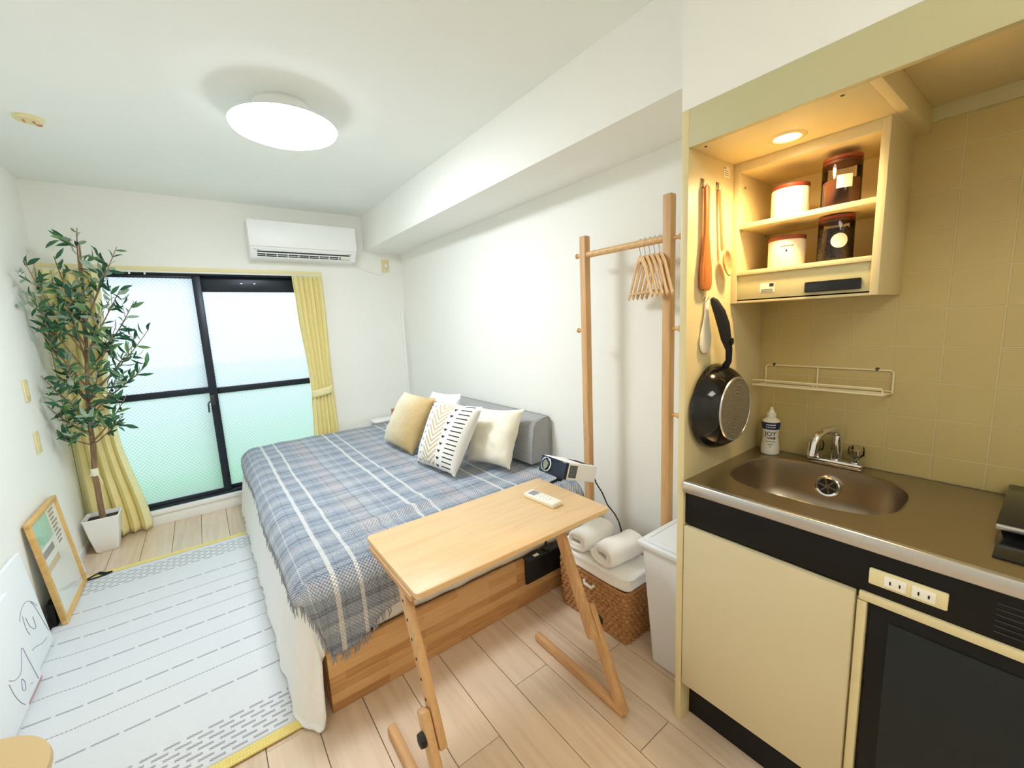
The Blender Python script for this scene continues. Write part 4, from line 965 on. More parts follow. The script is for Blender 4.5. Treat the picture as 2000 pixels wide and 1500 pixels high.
for z in (0.78, 0.825): MB().lathe([(0.005, 0), (0.005, 0.0015)], (0, 0, 0), 10, Matrix.Translation((RXc - 0.0195, YL_ + 0.004, z)) @ Matrix.Rotation(-PI / 2, 4, 'Y')).build('bolt', 'silver', ck)
def hanger(first_label):
    o = Vector((0, 0, 0)); t = thing('coat_hanger', (0, 0, 0), first_label, 'hanger', 'wooden coat hangers on the rack')
    prof = [(0.0, -0.060), (0.03, -0.070), (0.06, -0.098), (0.10, -0.158), (0.132, -0.205), (0.148, -0.222)]
    for sg in (-1, 1):
        b = MB()
        for (x0, z0), (x1, z1) in zip(prof, prof[1:]):
            pass
        pts = [Vector((sg * x, 0.010 * (x / 0.15) ** 2, z)) for x, z in prof]
        b.tube(pts, [0.013, 0.014, 0.013, 0.0115, 0.012, 0.011], 12)
        for vv in b.b.verts: vv.co.y *= 0.40
        arm = b.build('shoulder_arm', 'hangerwood', t, smooth=50)
    MB().tube([(-0.128, 0.003, -0.203), (0.128, 0.003, -0.203)], 0.0045, 10).build('trouser_bar', 'hangerwood', t)
    hk = arc((0, 0, 0.001), 0.0185, -0.25 * PI, 1.08 * PI, 12, (1, 0, 0), (0, 0, 1))
    MB().tube([V(0, 0, -0.058), V(0.001, 0, -0.038), V(0.008, 0, -0.024)] + hk, 0.0016, 6).build('hook', 'silver', t)
    return t
h0 = hanger('wooden coat hanger nearest the left rack post')
specs = [(1.114, -55, 'wooden coat hanger hung farthest along the rail from the tall post'), (1.091, -55, 'wooden coat hanger second along the rail from the far end'), (1.068, -55, 'middle wooden coat hanger of the five on the rail'), (1.045, -54.5, 'wooden coat hanger second from the tall rack post'), (1.022, -54, 'wooden coat hanger hung closest to the tall rack post')]
for k, (yy, a, lb) in enumerate(specs):
    hgr = h0 if k == 0 else copy_tree(h0)
    hgr.location = (RXc, yy, 1.686); hgr.rotation_euler = (0, 0, math.radians(-a)); hgr['label'] = lb; hgr['group'] = 'wooden coat hangers on the rack'

# ---------------------------------------------------------------- basket, towels, bin
bk = thing('wicker_basket', (1.39, 1.2, 0), 'brown woven rectangular basket beneath the white towels', 'basket')
def ring(p, z, off):  # rounded rectangle perimeter
    x0, x1, y0, y1 = 1.287 - off, 1.490 + off, 1.004 - off, 1.404 + off; r = 0.02
    L = [(x1 - x0 - 2 * r), (y1 - y0 - 2 * r)]; per = 2 * (L[0] + L[1]) + 2 * PI * r; q = (p % 1) * per
    segs = [((x0 + r, y0), (1, 0), L[0]), ((x1 - r, y0 + r), None, -PI / 2), ((x1, y0 + r), (0, 1), L[1]), ((x1 - r, y1 - r), None, 0), ((x1 - r, y1), (-1, 0), L[0]), ((x0 + r, y1 - r), None, PI / 2), ((x0, y1 - r), (0, -1), L[1]), ((x0 + r, y0 + r), None, PI)]
    for c_, d_, l_ in segs:
        if d_ is None:
            al = r * PI / 2
            if q <= al: a = l_ + q / r; return (c_[0] + r * math.cos(a), c_[1] + r * math.sin(a)), (math.cos(a), math.sin(a))
            q -= al
        else:
            if q <= l_: return (c_[0] + d_[0] * q, c_[1] + d_[1] * q), (d_[1], -d_[0])
            q -= l_
    return (x0 + r, y0), (0, -1)
ROW, CELL = 12, 44
def wk(u, v):
    z = 0.236 * v; rr = v * ROW; ph = u * CELL + (0.5 if int(rr) % 2 else 0)
    h = abs(math.sin(PI * rr)) ** 0.7 * (0.55 + 0.45 * math.cos(2 * PI * ph + 2.2 * ((rr % 1) - 0.5))); taper = -0.006 * (1 - v)
    (x, y), (nx, ny) = ring(u, z, taper); return (x + nx * 0.011 * h, y + ny * 0.011 * h, z)
b = MB().grid(wk, CELL * 6, ROW * 6, closeu=True); b.build('woven_wall', 'wicker', bk, smooth=60, fixn=True)
box1('base', 'wicker', 1.292, 1.485, 1.010, 1.398, 0.002, 0.012, 0, bk)
MB().tube([Vector(ring(k / 60, 0, 0)[0] + (0.236,)) for k in range(60)], 0.008, 8, closed=True).build('rim', 'wicker', bk)
hl = MB(); hl.tube([V(1.279, 1.235, 0.205), V(1.272, 1.225, 0.190), V(1.272, 1.185, 0.188), V(1.279, 1.172, 0.203)], 0.007, 8); hl.build('handle_cord', 'fringe', bk)

def soft_box(name, mat, c, sx, sy, sz, label, rz=0.0, exp=4.0, crump=0.004, seed=0, folds=0):
    def f(u, v):
        a = 2 * PI * u; ph = (v - 0.5) * PI
        def sg(q, e): return math.copysign(abs(q) ** (2 / e), q)
        x = sg(math.cos(ph), exp) * sg(math.cos(a), exp); y = sg(math.cos(ph), exp) * sg(math.sin(a), exp); z = sg(math.sin(ph), exp * 0.8)
        n_ = crump * noise.noise((x * 2 + seed, y * 2, z * 2 + seed))
        cr = 1 - folds * 0.06 * max(0, 1 - abs(z) / 0.12)
        p = Vector((x * sx * cr + n_, y * sy * cr + n_, z * sz + n_)); p.rotate(Matrix.Rotation(rz, 3, 'Z')); return p + Vector(c)
    b = MB().grid(f, 48, 24, closeu=True); bmesh.ops.remove_doubles(b.b, verts=b.b.verts[:], dist=0.0005); o = b.build(name, mat, None, smooth=80); tag(o, label, 'towel'); return o
soft_box('flat_towel', 'towel', (1.388, 1.203, 0.280), 0.112, 0.212, 0.034, 'thick white folded towel lying flat on the basket', exp=7, crump=0.006, folds=1)
def rolled_towel(c, ay, az, L, rz, label, seed):
    def f(u, v):
        th_ = 2 * PI * 1.9 * u + 0.6; k = 0.34 + 0.66 * u ** 0.8; x = (v - 0.5) * L; e = 1 - 0.10 * abs(2 * v - 1) ** 6
        def sg(q, e_): return math.copysign(abs(q) ** (2 / e_), q)
        n_ = 0.004 * noise.noise((x * 12 + seed, th_, seed))
        p = Vector((x + 0.01 * (1 - k), sg(math.cos(th_), 2.6) * ay * k * e + n_, sg(math.sin(th_), 2.6) * az * k * e + n_)); p.rotate(Matrix.Rotation(rz, 3, 'Z')); return p + Vector(c)
    o = MB().grid(f, 90, 16).build('rolled_towel', 'towel', None, smooth=80); solid(o, 0.022, 0.0); sub(o, 1); tag(o, label, 'towel', 'rolled towels on the basket'); return o
rolled_towel((1.385, 1.288, 0.368), 0.062, 0.042, 0.215, 0.05, 'white rolled towel on the basket, nearer the bed', 2)
rolled_towel((1.382, 1.120, 0.370), 0.066, 0.044, 0.220, -0.06, 'white rolled towel on the basket, nearer the bin', 7)

bn = thing('waste_bin', (1.46, 0.83, 0), 'tall white plastic bin with lid beside the side panel', 'bin')
b = MB(); A = [(1.306, 0.725), (1.600, 0.725), (1.600, 0.895), (1.306, 0.895)]; B_ = [(1.286, 0.715), (1.625, 0.715), (1.625, 0.930), (1.286, 0.930)]
va = [b.b.verts.new((x, y, 0.0)) for x, y in A]; vb = [b.b.verts.new((x, y, 0.500)) for x, y in B_]
b.b.faces.new(va[::-1]); b.b.faces.new(vb)
for k in range(4): b.b.faces.new((va[k], va[(k + 1) % 4], vb[(k + 1) % 4], vb[k]))
bmesh.ops.bevel(b.b, geom=[e for e in b.b.edges], offset=0.012, segments=3, profile=0.5, affect='EDGES'); b.build('body', 'bin', bn)
MB().box(1.276, 1.632, 0.711, 0.944, 0.496, 0.520, 0.006, 3).build('rim', 'bin', bn)
MB().box(1.292, 1.616, 0.725, 0.930, 0.520, 0.5255, 0.003).build('lid', 'bin', bn)
b = MB(); b.box(1.31, 1.60, 0.74, 0.744, 0.5255, 0.5275); b.box(1.31, 1.60, 0.912, 0.916, 0.5255, 0.5275); b.box(1.31, 1.314, 0.744, 0.912, 0.5255, 0.5275); b.build('lid_ridge', 'bin', bn)

# ---------------------------------------------------------------- air conditioner and wall fittings
ac = thing('air_conditioner', (0.80, 3.9, 1.965), 'white wall air conditioner mounted above the window', 'air conditioner')
AX0, AX1 = 0.405, 1.195; AYf = 3.785
sec = [(YW - 0.004, 2.255), (AYf + 0.015, 2.250), (AYf, 2.225), (AYf + 0.004, 2.060), (AYf + 0.012, 2.035), (AYf + 0.055, 1.972), (YW - 0.004, 1.968)]
mxa = frame_mx((AX0, 0, 0), (0, 1, 0), (0, 0, 1), (1, 0, 0)); MB().prism(sec, mxa, AX1 - AX0, 0.004).build('casing', 'whiteplastic', ac)
MB().box(AX0 - 0.004, AX1 + 0.004, AYf - 0.008, AYf + 0.006, 2.052, 2.246, 0.004).build('front_panel', 'whiteplastic', ac)
n_ = Vector((0, -0.826, -0.563)); tang = Vector((0, 0.563, -0.826))     # sloping outlet face
mo = frame_mx((0, AYf + 0.012, 2.035), (1, 0, 0), tang, n_)
def ob(name, mat, x0, x1, t0, t1, n0, n1, bev=0): return MB().box(x0, x1, t0, t1, n0, n1, bev, mx=mo).build(name, mat, ac)
ob('outlet', 'slot', AX0 + 0.045, AX1 - 0.05, 0.016, 0.066, 0.0006, 0.0016)
ob('louvre', 'whiteplastic', AX0 + 0.045, AX1 - 0.05, 0.026, 0.036, 0.002, 0.006, 0.001); ob('louvre', 'whiteplastic', AX0 + 0.045, AX1 - 0.05, 0.047, 0.051, 0.002, 0.004, 0.0005); ob('louvre', 'whiteplastic', AX0 + 0.045, AX1 - 0.05, 0.060, 0.065, 0.002, 0.006, 0.001)
for k in range(8): ob('vane', 'whiteplastic', AX0 + 0.10 + k * 0.078, AX0 + 0.105 + k * 0.078, 0.034, 0.062, 0.0015, 0.0035)
ob('receiver', 'offwhite', AX1 - 0.125, AX1 - 0.052, 0.030, 0.056, 0.002, 0.007, 0.001)
b = MB()
for k in range(3): b.box(AX1 - 0.075 + k * 0.016, AX1 - 0.070 + k * 0.016, 0.004, 0.010, 0.0005, 0.0014, 0, mx=mo)
for k in range(4): b.box(AX0 + 0.022 + k * 0.011, AX0 + 0.030 + k * 0.011, 0.004, 0.008, 0.0005, 0.0014, 0, mx=mo)
b.build('printed_mark', 'greyprint', ac, kind='stuff')
oc = thing('wall_outlet', (1.517, YW, 1.91), 'beige power outlet high on the wall beside the air conditioner', 'outlet')
box1('plate', 'beigeplastic', 1.482, 1.552, YW - 0.008, YW, 1.912, 2.030, 0.003, oc)
box1('plug', 'offwhite', 1.503, 1.530, YW - 0.030, YW - 0.008, 1.955, 1.990, 0.004, oc)
MB().tube([(1.516, YW - 0.02, 1.957), (1.516, YW - 0.014, 1.93), (1.48, YW - 0.008, 1.885), (1.42, YW - 0.006, 1.89), (1.30, YW - 0.006, 1.93), (1.19, YW - 0.01, 1.975)], 0.0035, 8).build('cord', 'whiteplastic', oc)
dc = box1('cable_duct', 'whiteplastic', 1.632, 1.656, YW - 0.022, YW, 0.02, 1.545, 0.003); tag(dc, 'slim white cable duct rising in the far corner', 'duct')
for z0, lb in ((1.083, 'beige wall switch plate on the left wall, upper of two'), (0.797, 'beige wall switch plate on the left wall, lower of two')):
    sw = thing('switch_plate', (XL, 3.325, z0), lb, 'switch'); box1('plate', 'beigeplastic', XL, XL + 0.008, 3.290, 3.360, z0, z0 + 0.12, 0.003, sw); box1('rocker', 'beigeplastic', XL + 0.008, XL + 0.012, 3.312, 3.338, z0 + 0.03, z0 + 0.09, 0.002, sw)
# ceiling fittings
CLc = Vector((0.437, 2.225, 0))
cl = thing('ceiling_light', (CLc.x, CLc.y, ZC), 'round white glowing ceiling light in the middle of the ceiling', 'light')
MB().lathe([(0.115, 2.4), (0.125, 2.385), (0.125, 2.325), (0.16, 2.318)], CLc, 48).build('base', 'whiteplastic', cl)
LAMP_C = (0.88, 0.94, 1.0)
M['shade'] = emis('lit lamp diffuser', LAMP_C + (1,), CEIL_LAMP_W / (PI * 0.22 ** 2 * PI) * 0.5)
M['shaderim'] = emis('dimly lit diffuser edge', LAMP_C + (1,), CEIL_LAMP_W / (PI * 0.22 ** 2 * PI) * 0.5 * 0.5)
MB().lathe([(0.16, 2.318), (0.165, 2.322), (0.213, 2.316), (0.221, 2.306)], CLc, 64, cap0=False, cap1=False).build('shade_rim', 'whiteplastic', cl, smooth=80)
MB().lathe([(0.221, 2.306), (0.214, 2.294)], CLc, 64, cap0=False, cap1=False).build('shade_edge', 'shaderim', cl, smooth=80)
MB().lathe([(0.214, 2.294), (0.165, 2.274), (0.10, 2.258), (0.055, 2.256), (0.045, 2.252), (0.001, 2.250)], CLc, 64, cap0=False, cap1=False).build('shade', 'shade', cl, smooth=80)
sd = thing('ceiling_rosette', (-0.486, 2.916, ZC), 'yellowed round fitting on the ceiling near the left wall', 'fitting')
MB().lathe([(0.050, 0), (0.050, -0.008), (0.044, -0.014), (0.030, -0.016)], (-0.486, 2.916, ZC), 32).build('disc', 'beigeplastic', sd)
for xx in (-0.502, -0.470): box1('socket_slot', 'copper', xx - 0.004, xx + 0.004, 2.90, 2.93, ZC - 0.0175, ZC - 0.0155, 0, sd)
MB().lathe([(0.012, 0), (0.010, -0.006)], (-0.46, 2.945, ZC - 0.012), 14).build('socket_boss', 'copper', sd)
# added fill light, unseen behind the viewer, evens out the room's brightness
hl_ = thing('added_fill_light', (0.20, -0.75, ZC), 'added square fill light on the ceiling, unseen behind the viewer', 'light')
box1('base', 'whiteplastic', -0.13, 0.53, -1.08, -0.42, 2.375, 2.40, 0.003, hl_)
M['fillshade'] = emis('added fill light diffuser', (1.0, 0.95, 0.86, 1), FILL_LIGHT_W / (0.6 * 0.6 * PI))
box1('diffuser', 'fillshade', -0.10, 0.50, -1.05, -0.45, 2.345, 2.375, 0.006, hl_)

# ---------------------------------------------------------------- curtains
rl = thing('curtain_rail', (0.08, 3.955, 1.85), 'white curtain rail with runners under the window casing', 'rail')
box1('track', 'rail', -0.755, 0.925, 3.945, 3.962, 1.853, 1.864, 0.002, rl)
for xx in (-0.36, -0.322, -0.240): MB().lathe([(0.005, 1.838), (0.006, 1.846), (0.004, 1.854)], (xx, 3.953, 0), 10).build('runner', 'rail', rl)
def curtain(name, stops, folds, amp, label, y0, tie, ph=0.0):
    """stops: (z, x0, x1, depth factor) from the top down"""
    t = thing(name, ((stops[0][1] + stops[0][2]) / 2, y0, stops[-1][0]), label, 'curtain')
    def at(z):
        for (za, a0, a1, d0), (zb, b0, b1, d1) in zip(stops, stops[1:]):
            if zb <= z <= za: k = (za - z) / (za - zb); k = k * k * (3 - 2 * k); return a0 + (b0 - a0) * k, a1 + (b1 - a1) * k, d0 + (d1 - d0) * k
        return stops[-1][1:]
    zt, zb = stops[0][0], stops[-1][0]
    def f(u, v):
        z = zt + (zb - zt) * v; x0, x1, dp = at(z); w_ = 2 * PI * folds * u + ph
        x = x0 + (x1 - x0) * u + 0.10 * (x1 - x0) / folds * math.sin(2 * w_)
        y = y0 + amp * dp * (math.sin(w_) + 0.12 * math.sin(w_ * 0.5 + 2 * v)) - 0.02 * (1 - dp) * math.sin(PI * u)
        return (x, y, z)
    o = MB().grid(f, folds * 12, 60).build('cloth', 'curtain', t, smooth=80); solid(o, 0.003)
    x0, x1, dp = at(tie)
    if tie > 0:
        el = [Vector(((x0 + x1) / 2 + (x1 - x0) / 2 * 1.04 * math.cos(2 * PI * k / 24), y0 + (amp * dp + 0.014) * math.sin(2 * PI * k / 24), 0)) for k in range(24)]
        b = MB(); b.grid(lambda u, v: el[round(u * 24) % 24] + Vector((0, 0, tie + 0.03 - 0.065 * v + 0.014 * math.cos(2 * PI * u))), 24, 3, closeu=True); tb_ = b.build('tie_band', 'tieband', t, smooth=60); solid(tb_, 0.003)
    return t
curtain('curtain', [(1.852, 0.690, 0.915, 1.0), (1.60, 0.700, 0.918, 0.9), (0.95, 0.735, 0.905, 0.65), (0.86, 0.740, 0.905, 0.6), (0.75, 0.728, 0.915, 0.7), (0.05, 0.690, 0.940, 1.1)], 6, 0.034, 'pale yellow curtain tied back on the air conditioner side', 3.925, 0.860)
curtain('curtain', [(1.852, -0.752, -0.480, 1.0), (1.4, -0.750, -0.500, 0.9), (0.95, -0.745, -0.545, 0.6), (0.88, -0.745, -0.548, 0.55), (0.78, -0.750, -0.530, 0.7), (0.02, -0.755, -0.440, 1.15)], 5, 0.034, 'pale yellow curtain tied back behind the olive tree', 3.922, 0.88, 1.0)

# ---------------------------------------------------------------- olive tree
PT = Vector((-0.655, 3.775, 0))
pt = thing('olive_tree', PT, 'artificial olive tree in a white square pot by the left curtain', 'plant')
def pring(h, z, r=0.012): return [(x, y, z) for x, y in rrect(PT.x - h, PT.x + h, PT.y - h, PT.y + h, r, 3)]
b = MB(); prev = None
for h, z in ((0.048, 0.0), (0.056, 0.01), (0.074, 0.12), (0.088, 0.232), (0.090, 0.240), (0.084, 0.242), (0.078, 0.215)):
    rg = [b.b.verts.new(p) for p in pring(h, z)]
    if prev:
        for k in range(len(rg)): b.b.faces.new((prev[k], prev[(k + 1) % len(rg)], rg[(k + 1) % len(rg)], rg[k]))
    else: b.b.faces.new(rg[::-1])
    prev = rg
b.build('planter', 'pot', pt)
b = MB(); b.b.faces.new([b.b.verts.new(p) for p in pring(0.079, 0.213)]); b.build('soil', 'soil', pt)
tr_pts = [V(-0.655, 3.775, 0.21), V(-0.655, 3.775, 0.30), V(-0.650, 3.775, 0.536), V(-0.632, 3.77, 0.72), V(-0.625, 3.765, 0.90), V(-0.605, 3.76, 1.085), V(-0.580, 3.75, 1.28), V(-0.550, 3.74, 1.55), V(-0.525, 3.73, 1.80), V(-0.508, 3.72, 2.0)]
tr_r = [0.017, 0.016, 0.0145, 0.015, 0.0115, 0.011, 0.0105, 0.009, 0.007, 0.004]
MB().tube(tr_pts, tr_r, 10).build('trunk', 'trunk', pt, smooth=60)
b = MB(); b.lathe([(0.019, 0.512), (0.020, 0.52), (0.020, 0.555), (0.019, 0.562)], (-0.651, 3.775, 0), 14); b.tube([(-0.640, 3.757, 0.53), (-0.625, 3.752, 0.49), (-0.620, 3.752, 0.45)], 0.003, 6); b.tube([(-0.66, 3.757, 0.53), (-0.675, 3.75, 0.52)], 0.003, 6); b.build('tie_ribbon', 'label', pt)
targets = [(-0.506, 3.72, 2.081, 1.75), (-0.336, 3.68, 1.974, 1.5), (-0.715, 3.52, 1.851, 1.3), (-0.619, 3.66, 1.899, 1.5), (-0.722, 3.55, 1.666, 1.2), (-0.728, 3.58, 1.481, 1.1), (-0.70, 3.62, 1.36, 1.0), (-0.738, 3.5, 1.207, 0.9), (-0.738, 3.5, 1.03, 0.8), (-0.715, 3.55, 0.86, 0.72), (-0.301, 3.7, 1.637, 1.2), (-0.361, 3.74, 1.715, 1.3), (-0.248, 3.66, 1.454, 1.05), (-0.287, 3.66, 1.219, 0.95), (-0.359, 3.7, 1.332, 1.0), (-0.409, 3.62, 1.04, 0.74), (-0.45, 3.6, 0.90, 0.72), (-0.456, 3.6, 1.594, 1.3), (-0.573, 3.55, 1.563, 1.25), (-0.489, 3.5, 1.254, 1.0), (-0.648, 3.5, 1.057, 0.85), (-0.581, 3.52, 0.934, 0.74), (-0.554, 3.68, 1.725, 1.4), (-0.414, 3.72, 1.859, 1.5), (-0.603, 3.6, 1.715, 1.35), (-0.404, 3.6, 1.466, 1.15), (-0.66, 3.58, 1.26, 1.0), (-0.44, 3.62, 1.15, 0.9)]
def trunk_at(z):
    for a, c in zip(tr_pts, tr_pts[1:]):
        if a.z <= z <= c.z: return a.lerp(c, (z - a.z) / (c.z - a.z))
    return tr_pts[-1]
# leaf: lanceolate, folded along the midrib
lb = MB(); L_ = 1.0; row_ = []
for t_, w_ in ((0, 0.0), (0.18, 0.07), (0.45, 0.115), (0.75, 0.075), (1.0, 0.0)):
    cz = 0.10 * math.sin(t_ * PI) ; row_.append((lb.b.verts.new((t_, 0, cz)),) if w_ == 0 else (lb.b.verts.new((t_, -w_, cz + 0.03)), lb.b.verts.new((t_, 0, cz)), lb.b.verts.new((t_, w_, cz + 0.03))))
r_ = row_; lb.b.faces.new((r_[0][0], r_[1][0], r_[1][1])); lb.b.faces.new((r_[0][0], r_[1][1], r_[1][2]))
for a, c in ((r_[1], r_[2]), (r_[2], r_[3])): lb.b.faces.new((a[0], c[0], c[1], a[1])); lb.b.faces.new((a[1], c[1], c[2], a[2]))
lb.b.faces.new((r_[3][0], r_[4][0], r_[3][1])); lb.b.faces.new((r_[3][1], r_[4][0], r_[3][2]))
leaf0 = lb.build('leaf', 'leaf', pt, origin=PT, smooth=0, fixn=False); leaf0.data.shade_smooth()
# the mesh above was authored about the world origin: bring it back to its own origin
leaf0.data.transform(Matrix.Translation(PT))
leaf_mx = []; olives = []
for (x, y, z, zs) in targets:
    e = Vector((x, y, z)); s = trunk_at(zs); ln = (e - s).length
    mid = s.lerp(e, 0.5) + Vector((random.uniform(-0.02, 0.02), -0.02, -0.03 * ln / 0.4)); cv = bez(s, mid, e, 9)
    MB().tube(cv, [0.0052 * (1 - 0.75 * k / 9) + 0.0008 for k in range(10)], 6).build('branch', 'trunk', pt, smooth=60)
    runs = [cv]
    for tw in range(3 if ln > 0.3 else 2):
        q0 = random.uniform(0.35, 0.85); bp = cv[int(q0 * 9)]; dd = ((e - s).normalized() * random.uniform(0.3, 0.9) + Vector((random.uniform(-0.9, 0.9), random.uniform(-0.7, 0.3), random.uniform(-0.3, 0.8)))).normalized()
        tip_ = bp + dd * random.uniform(0.07, 0.15); tip_.x = max(tip_.x, XL + 0.03); tip_.y = min(tip_.y, 3.84)
        tv = bez(bp, bp.lerp(tip_, 0.5) + Vector((0, 0, random.uniform(-0.02, 0.02))), tip_, 9); runs.append(tv)
        MB().tube(tv, [0.0022 - 0.0014 * k / 9 for k in range(10)], 5).build('twig', 'trunk', pt, smooth=60)
    for ri_, cvx in enumerate(runs):
        lx = (cvx[-1] - cvx[0]).length; nL = max(6, int(lx * (18 if ri_ == 0 else 40)))
        for k in range(nL):
            q = (0.42 if ri_ == 0 else 0.15) + (0.58 if ri_ == 0 else 0.85) * (k + random.random()) / nL; f_ = min(8.99, q * 9); i_ = min(8, int(f_)); p = cvx[i_].lerp(cvx[i_ + 1], f_ - i_); dr_ = (cvx[i_ + 1] - cvx[i_]).normalized()
            rv = Vector((random.gauss(0, 1), random.gauss(0, 0.8), random.gauss(0, 1))); side = (rv - dr_ * rv.dot(dr_)).normalized()
            dirv = (dr_ * random.uniform(0.35, 1.1) + side * random.uniform(0.35, 1.1) + Vector((0, 0, random.uniform(-0.25, 0.2)))).normalized()
            le = random.uniform(0.052, 0.098); tip = p + dirv * le
            if tip.x < XL + 0.012: dirv.x = abs(dirv.x); dirv.normalize()
            if tip.y > 3.86: dirv.y = -abs(dirv.y)
            zax = Vector((random.uniform(-1, 1), random.uniform(-1.2, 0.4), random.uniform(-0.4, 1.0))); zax = (zax - dirv * zax.dot(dirv)).normalized(); yax = zax.cross(dirv)
            leaf_mx.append(frame_mx(p, dirv * le, yax * le * random.uniform(0.9, 1.5), zax * le))
    if random.random() < 0.45: olives.append(cv[7] + Vector((0.0, -0.008, -0.012)))
random.shuffle(leaf_mx)
for k, mx in enumerate(leaf_mx[:300]):
    o = leaf0 if k == 0 else leaf0.copy()
    if k: COL.objects.link(o)
    o.parent = pt; o.matrix_local = Matrix.Translation(-PT) @ mx
if len(leaf_mx) > 300:
    b = MB()
    for mx in leaf_mx[300:]:
        me = leaf0.data.copy(); me.transform(mx); b.b.from_mesh(me); bpy.data.meshes.remove(me)
    b.build('foliage', 'leaf', pt, kind='stuff', fixn=False)
for p in olives:
    b = MB(); bb = bmesh.new(); bmesh.ops.create_uvsphere(bb, u_segments=10, v_segments=7, radius=1); b._merge(bb, Matrix.Translation(p) @ Matrix.Diagonal((0.0075, 0.0075, 0.0105, 1))); b.build('olive', 'olive', pt, smooth=80)

# ---------------------------------------------------------------- rug
RX0_, RX1_, RY0_, RY1_ = -0.745, 0.205, 1.50, 3.375
def rugz(x, y):
    e = max(0.0, min(1.0, (-0.55 - x) / 0.16)); z = 0.0075 + 0.0012 * noise.noise((x * 3, y * 3, 1))
    return z + e * (0.010 + 0.008 * noise.noise((x * 9, y * 7, 5))) * (1 if y < 2.8 else 0.3)
rg = MB().grid(lambda u, v: (RX0_ + (RX1_ - RX0_) * u, RY0_ + 0.045 + (RY1_ - RY0_ - 0.09) * v, rugz(RX0_ + (RX1_ - RX0_) * u, RY0_ + (RY1_ - RY0_) * v)), 60, 110, uvf=lambda u, v: (RX0_ + (RX1_ - RX0_) * u, RY0_ + 0.045 + (RY1_ - RY0_ - 0.09) * v)).build('rug', 'rug', None, smooth=80)
solid(rg, 0.006, -1.0); tag(rg, 'ivory woven rug with dashed grey stripes and yellow borders', 'rug')
for ya, yb_ in ((RY0_, RY0_ + 0.045), (RY1_ - 0.045, RY1_)):
    o = MB().grid(lambda u, v: (RX0_ + (RX1_ - RX0_) * u, ya + (yb_ - ya) * v, rugz(RX0_ + (RX1_ - RX0_) * u, ya) + 0.0025 * abs(math.sin(PI * v * 3)) ** 0.5), 50, 12).build('border', 'yellowedge', rg, smooth=60); solid(o, 0.006, -1.0)

# ---------------------------------------------------------------- things leaning on the left wall
def leaning(x_b, x_t, h): # frame: origin at bottom, local x along +Y (depth), local y up the board, local z out of the wall
    s = Vector((x_t - x_b, 0, math.sqrt(max(0.01, h * h - (x_t - x_b) ** 2)))).normalized(); xa = Vector((0, 1, 0)); return s, xa, xa.cross(s) * 1.0
def lean_mx(xb, xt, y0, h, z=0.012):
    s, xa, nz_ = leaning(xb, xt, h)
    return frame_mx((xb, y0, z), xa, s, nz_)
FW, FH = 0.46, 0.545
mf = lean_mx(-0.700, -0.752, 2.845, FH)
fr_ = thing('picture_frame', (-0.70, 3.07, 0.01), 'gold wooden picture frame leaning on the left wall before the tree', 'picture')
fw = 0.022
for (x0, x1, y0, y1) in ((0, FW, 0, fw), (0, FW, FH - fw, FH), (0, fw, fw, FH - fw), (FW - fw, FW, fw, FH - fw)): MB().box(x0, x1, y0, y1, -0.008, 0.014, 0.002, mx=mf).build('frame_bar', 'framewood', fr_)
pp = MB().box(fw, FW - fw, fw, FH - fw, -0.004, 0.002, 0, mx=mf).build('poster', 'posterbg', fr_)
def pr_(name, mat, x0, x1, y0, y1): MB().box(x0 * FW, x1 * FW, y0 * FH, y1 * FH, 0.002, 0.0026, 0, mx=mf).build(name, mat, pp)
pr_('mint_print', 'mint', 0.07, 0.60, 0.70, 0.945); pr_('grey_bar', 'greyprint', 0.07, 0.50, 0.60, 0.665); pr_('tan_bar', 'tanprint', 0.10, 0.56, 0.47, 0.535)
b = MB()
for k in range(9): b.box(0.66 * FW, (0.86 - 0.03 * (k % 3)) * FW, (0.90 - k * 0.040) * FH, (0.922 - k * 0.040) * FH, 0.002, 0.0026, 0, mx=mf)
b.build('print_lines', 'brownprint', pp, kind='stuff')
def art(y0, W_, H_, xb, xt, label, lines, washes, z=0.028):
    mx = lean_mx(xb, xt, y0, H_, z); t = thing('canvas_print', (xb, y0 + W_ / 2, z), label, 'picture')
    MB().box(0, W_, 0, H_, -0.016, 0.0, 0.002, mx=mx).build('canvas', 'canvas', t)
    b = MB()
    for ln_ in lines:
        P = [Vector((p[0], p[1], 0.0006)) for p in ln_]; Q = []
        for i in range(len(P) - 1):
            p0, p1, p2, p3 = P[max(i - 1, 0)], P[i], P[i + 1], P[min(i + 2, len(P) - 1)]
            for k in range(5):
                q = k / 5; Q.append(0.5 * ((2 * p1) + (p2 - p0) * q + (2 * p0 - 5 * p1 + 4 * p2 - p3) * q * q + (3 * p1 - p0 - 3 * p2 + p3) * q ** 3))
        Q.append(P[-1]); b.tube([mx @ p for p in Q], 0.0013, 5)
    b.build('line_drawing', 'softink', t)
    for w_ in washes: MB().box(w_[0], w_[1], w_[2], w_[3], 0.0, 0.0008, 0, mx=mx).build('colour_wash', 'rose', t)
    return t
art(2.285, 0.415, 0.455, -0.706, -0.748, 'white canvas with a mauve line drawing of a resting animal, nearer the gold frame', [[(0.16, 0.14), (0.17, 0.20), (0.21, 0.25), (0.28, 0.27), (0.34, 0.25), (0.385, 0.20)], [(0.16, 0.14), (0.19, 0.10), (0.24, 0.085), (0.30, 0.06), (0.36, 0.05)], [(0.25, 0.22), (0.26, 0.17), (0.30, 0.14), (0.31, 0.19)], [(0.34, 0.25), (0.36, 0.21), (0.38, 0.14), (0.40, 0.06)], [(0.23, 0.24), (0.22, 0.19), (0.23, 0.15)]], [])
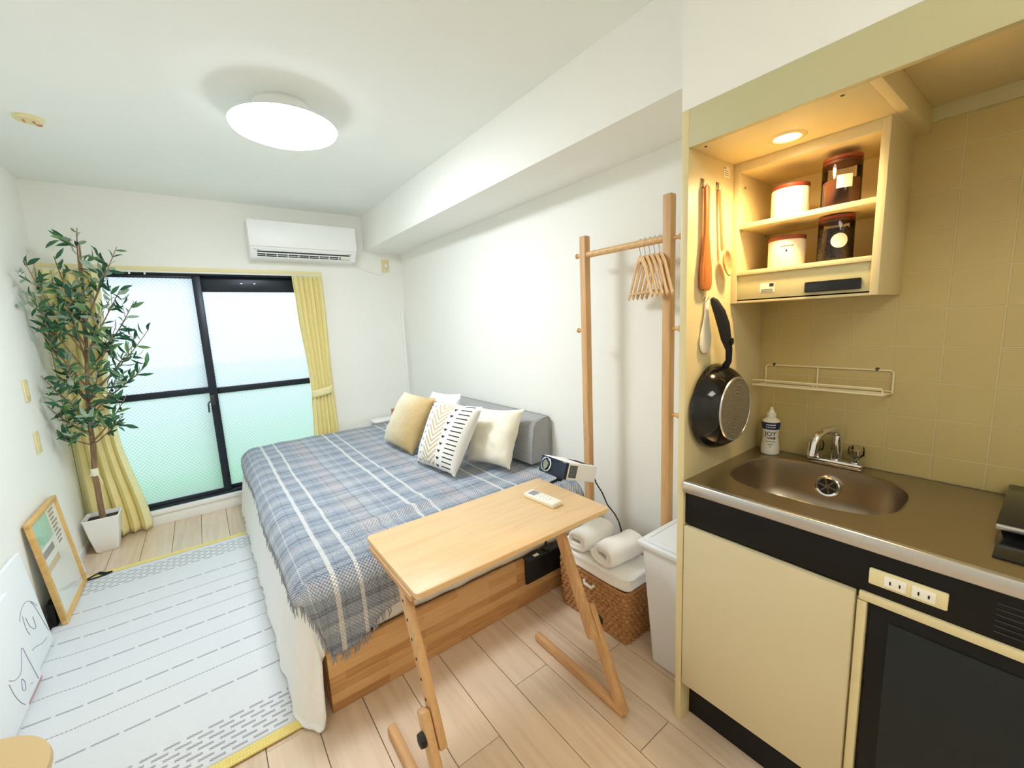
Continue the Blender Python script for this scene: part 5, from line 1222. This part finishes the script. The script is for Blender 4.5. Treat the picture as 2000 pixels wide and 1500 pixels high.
art(1.990, 0.430, 0.400, -0.684, -0.722, 'white canvas with a mauve line drawing of an animal head, nearest the stool', [[(0.20, 0.16), (0.235, 0.135), (0.285, 0.125), (0.325, 0.15), (0.365, 0.185), (0.375, 0.13), (0.385, 0.06), (0.39, 0.02)], [(0.19, 0.15), (0.195, 0.10), (0.215, 0.05), (0.235, 0.025)], [(0.255, 0.075), (0.275, 0.105), (0.29, 0.085), (0.275, 0.06), (0.255, 0.075)], [(0.32, 0.05), (0.34, 0.04)]], [(0.26, 0.425, 0.002, 0.012)])
# white card standing behind the frame and hair clip on rug
cd = thing('white_card', (-0.70, 3.40, 0), 'small white box with a dark mark behind the gold frame', 'box')
MB().box(0, 0.10, 0, 0.135, -0.03, 0.0, 0.003, mx=lean_mx(-0.715, -0.735, 3.36, 0.135, 0.012)).build('box_body', 'whiteplastic', cd)
MB().box(0.055, 0.075, 0.07, 0.085, 0.0, 0.0008, 0, mx=lean_mx(-0.715, -0.735, 3.36, 0.135, 0.012)).build('printed_mark', 'ink', cd)
gc = MB(); gz = 0.016
gc.tube([(-0.690, 3.315, gz), (-0.665, 3.345, gz), (-0.640, 3.352, gz + 0.006), (-0.612, 3.335, gz), (-0.585, 3.325, gz), (-0.612, 3.310, gz), (-0.650, 3.300, gz), (-0.690, 3.300, gz)], 0.004, 8); gc.tube([(-0.645, 3.35, gz), (-0.615, 3.318, gz + 0.004), (-0.585, 3.33, gz)], 0.005, 8)
tag(gc.build('cord_loop', 'rubber'), 'short black looped cord lying on the rug by the frame', 'cord')
hd_ = MB(); hd_.box(-0.752, -0.725, 2.86, 2.93, 0.0, 0.13, 0.004); tag(hd_.build('dark_case', 'black'), 'dark case tucked between the gold frame and the wall', 'case')

# ---------------------------------------------------------------- stool at the lower left
SC = Vector((-0.560, 1.305, 0))
stl = thing('stool', SC, 'tan stool with round edged seat at the lower left', 'stool')
MB().lathe([(0.160, 0.420), (0.170, 0.424), (0.173, 0.434), (0.170, 0.446), (0.160, 0.450)], SC, 56).build('seat', 'stool', stl)
for k in range(4):
    a = PI / 4 + k * PI / 2; MB().tube([(SC.x + 0.14 * math.cos(a), SC.y + 0.14 * math.sin(a), 0.0), (SC.x + 0.11 * math.cos(a), SC.y + 0.11 * math.sin(a), 0.421)], [0.012, 0.016], 12).build('leg', 'stool', stl)
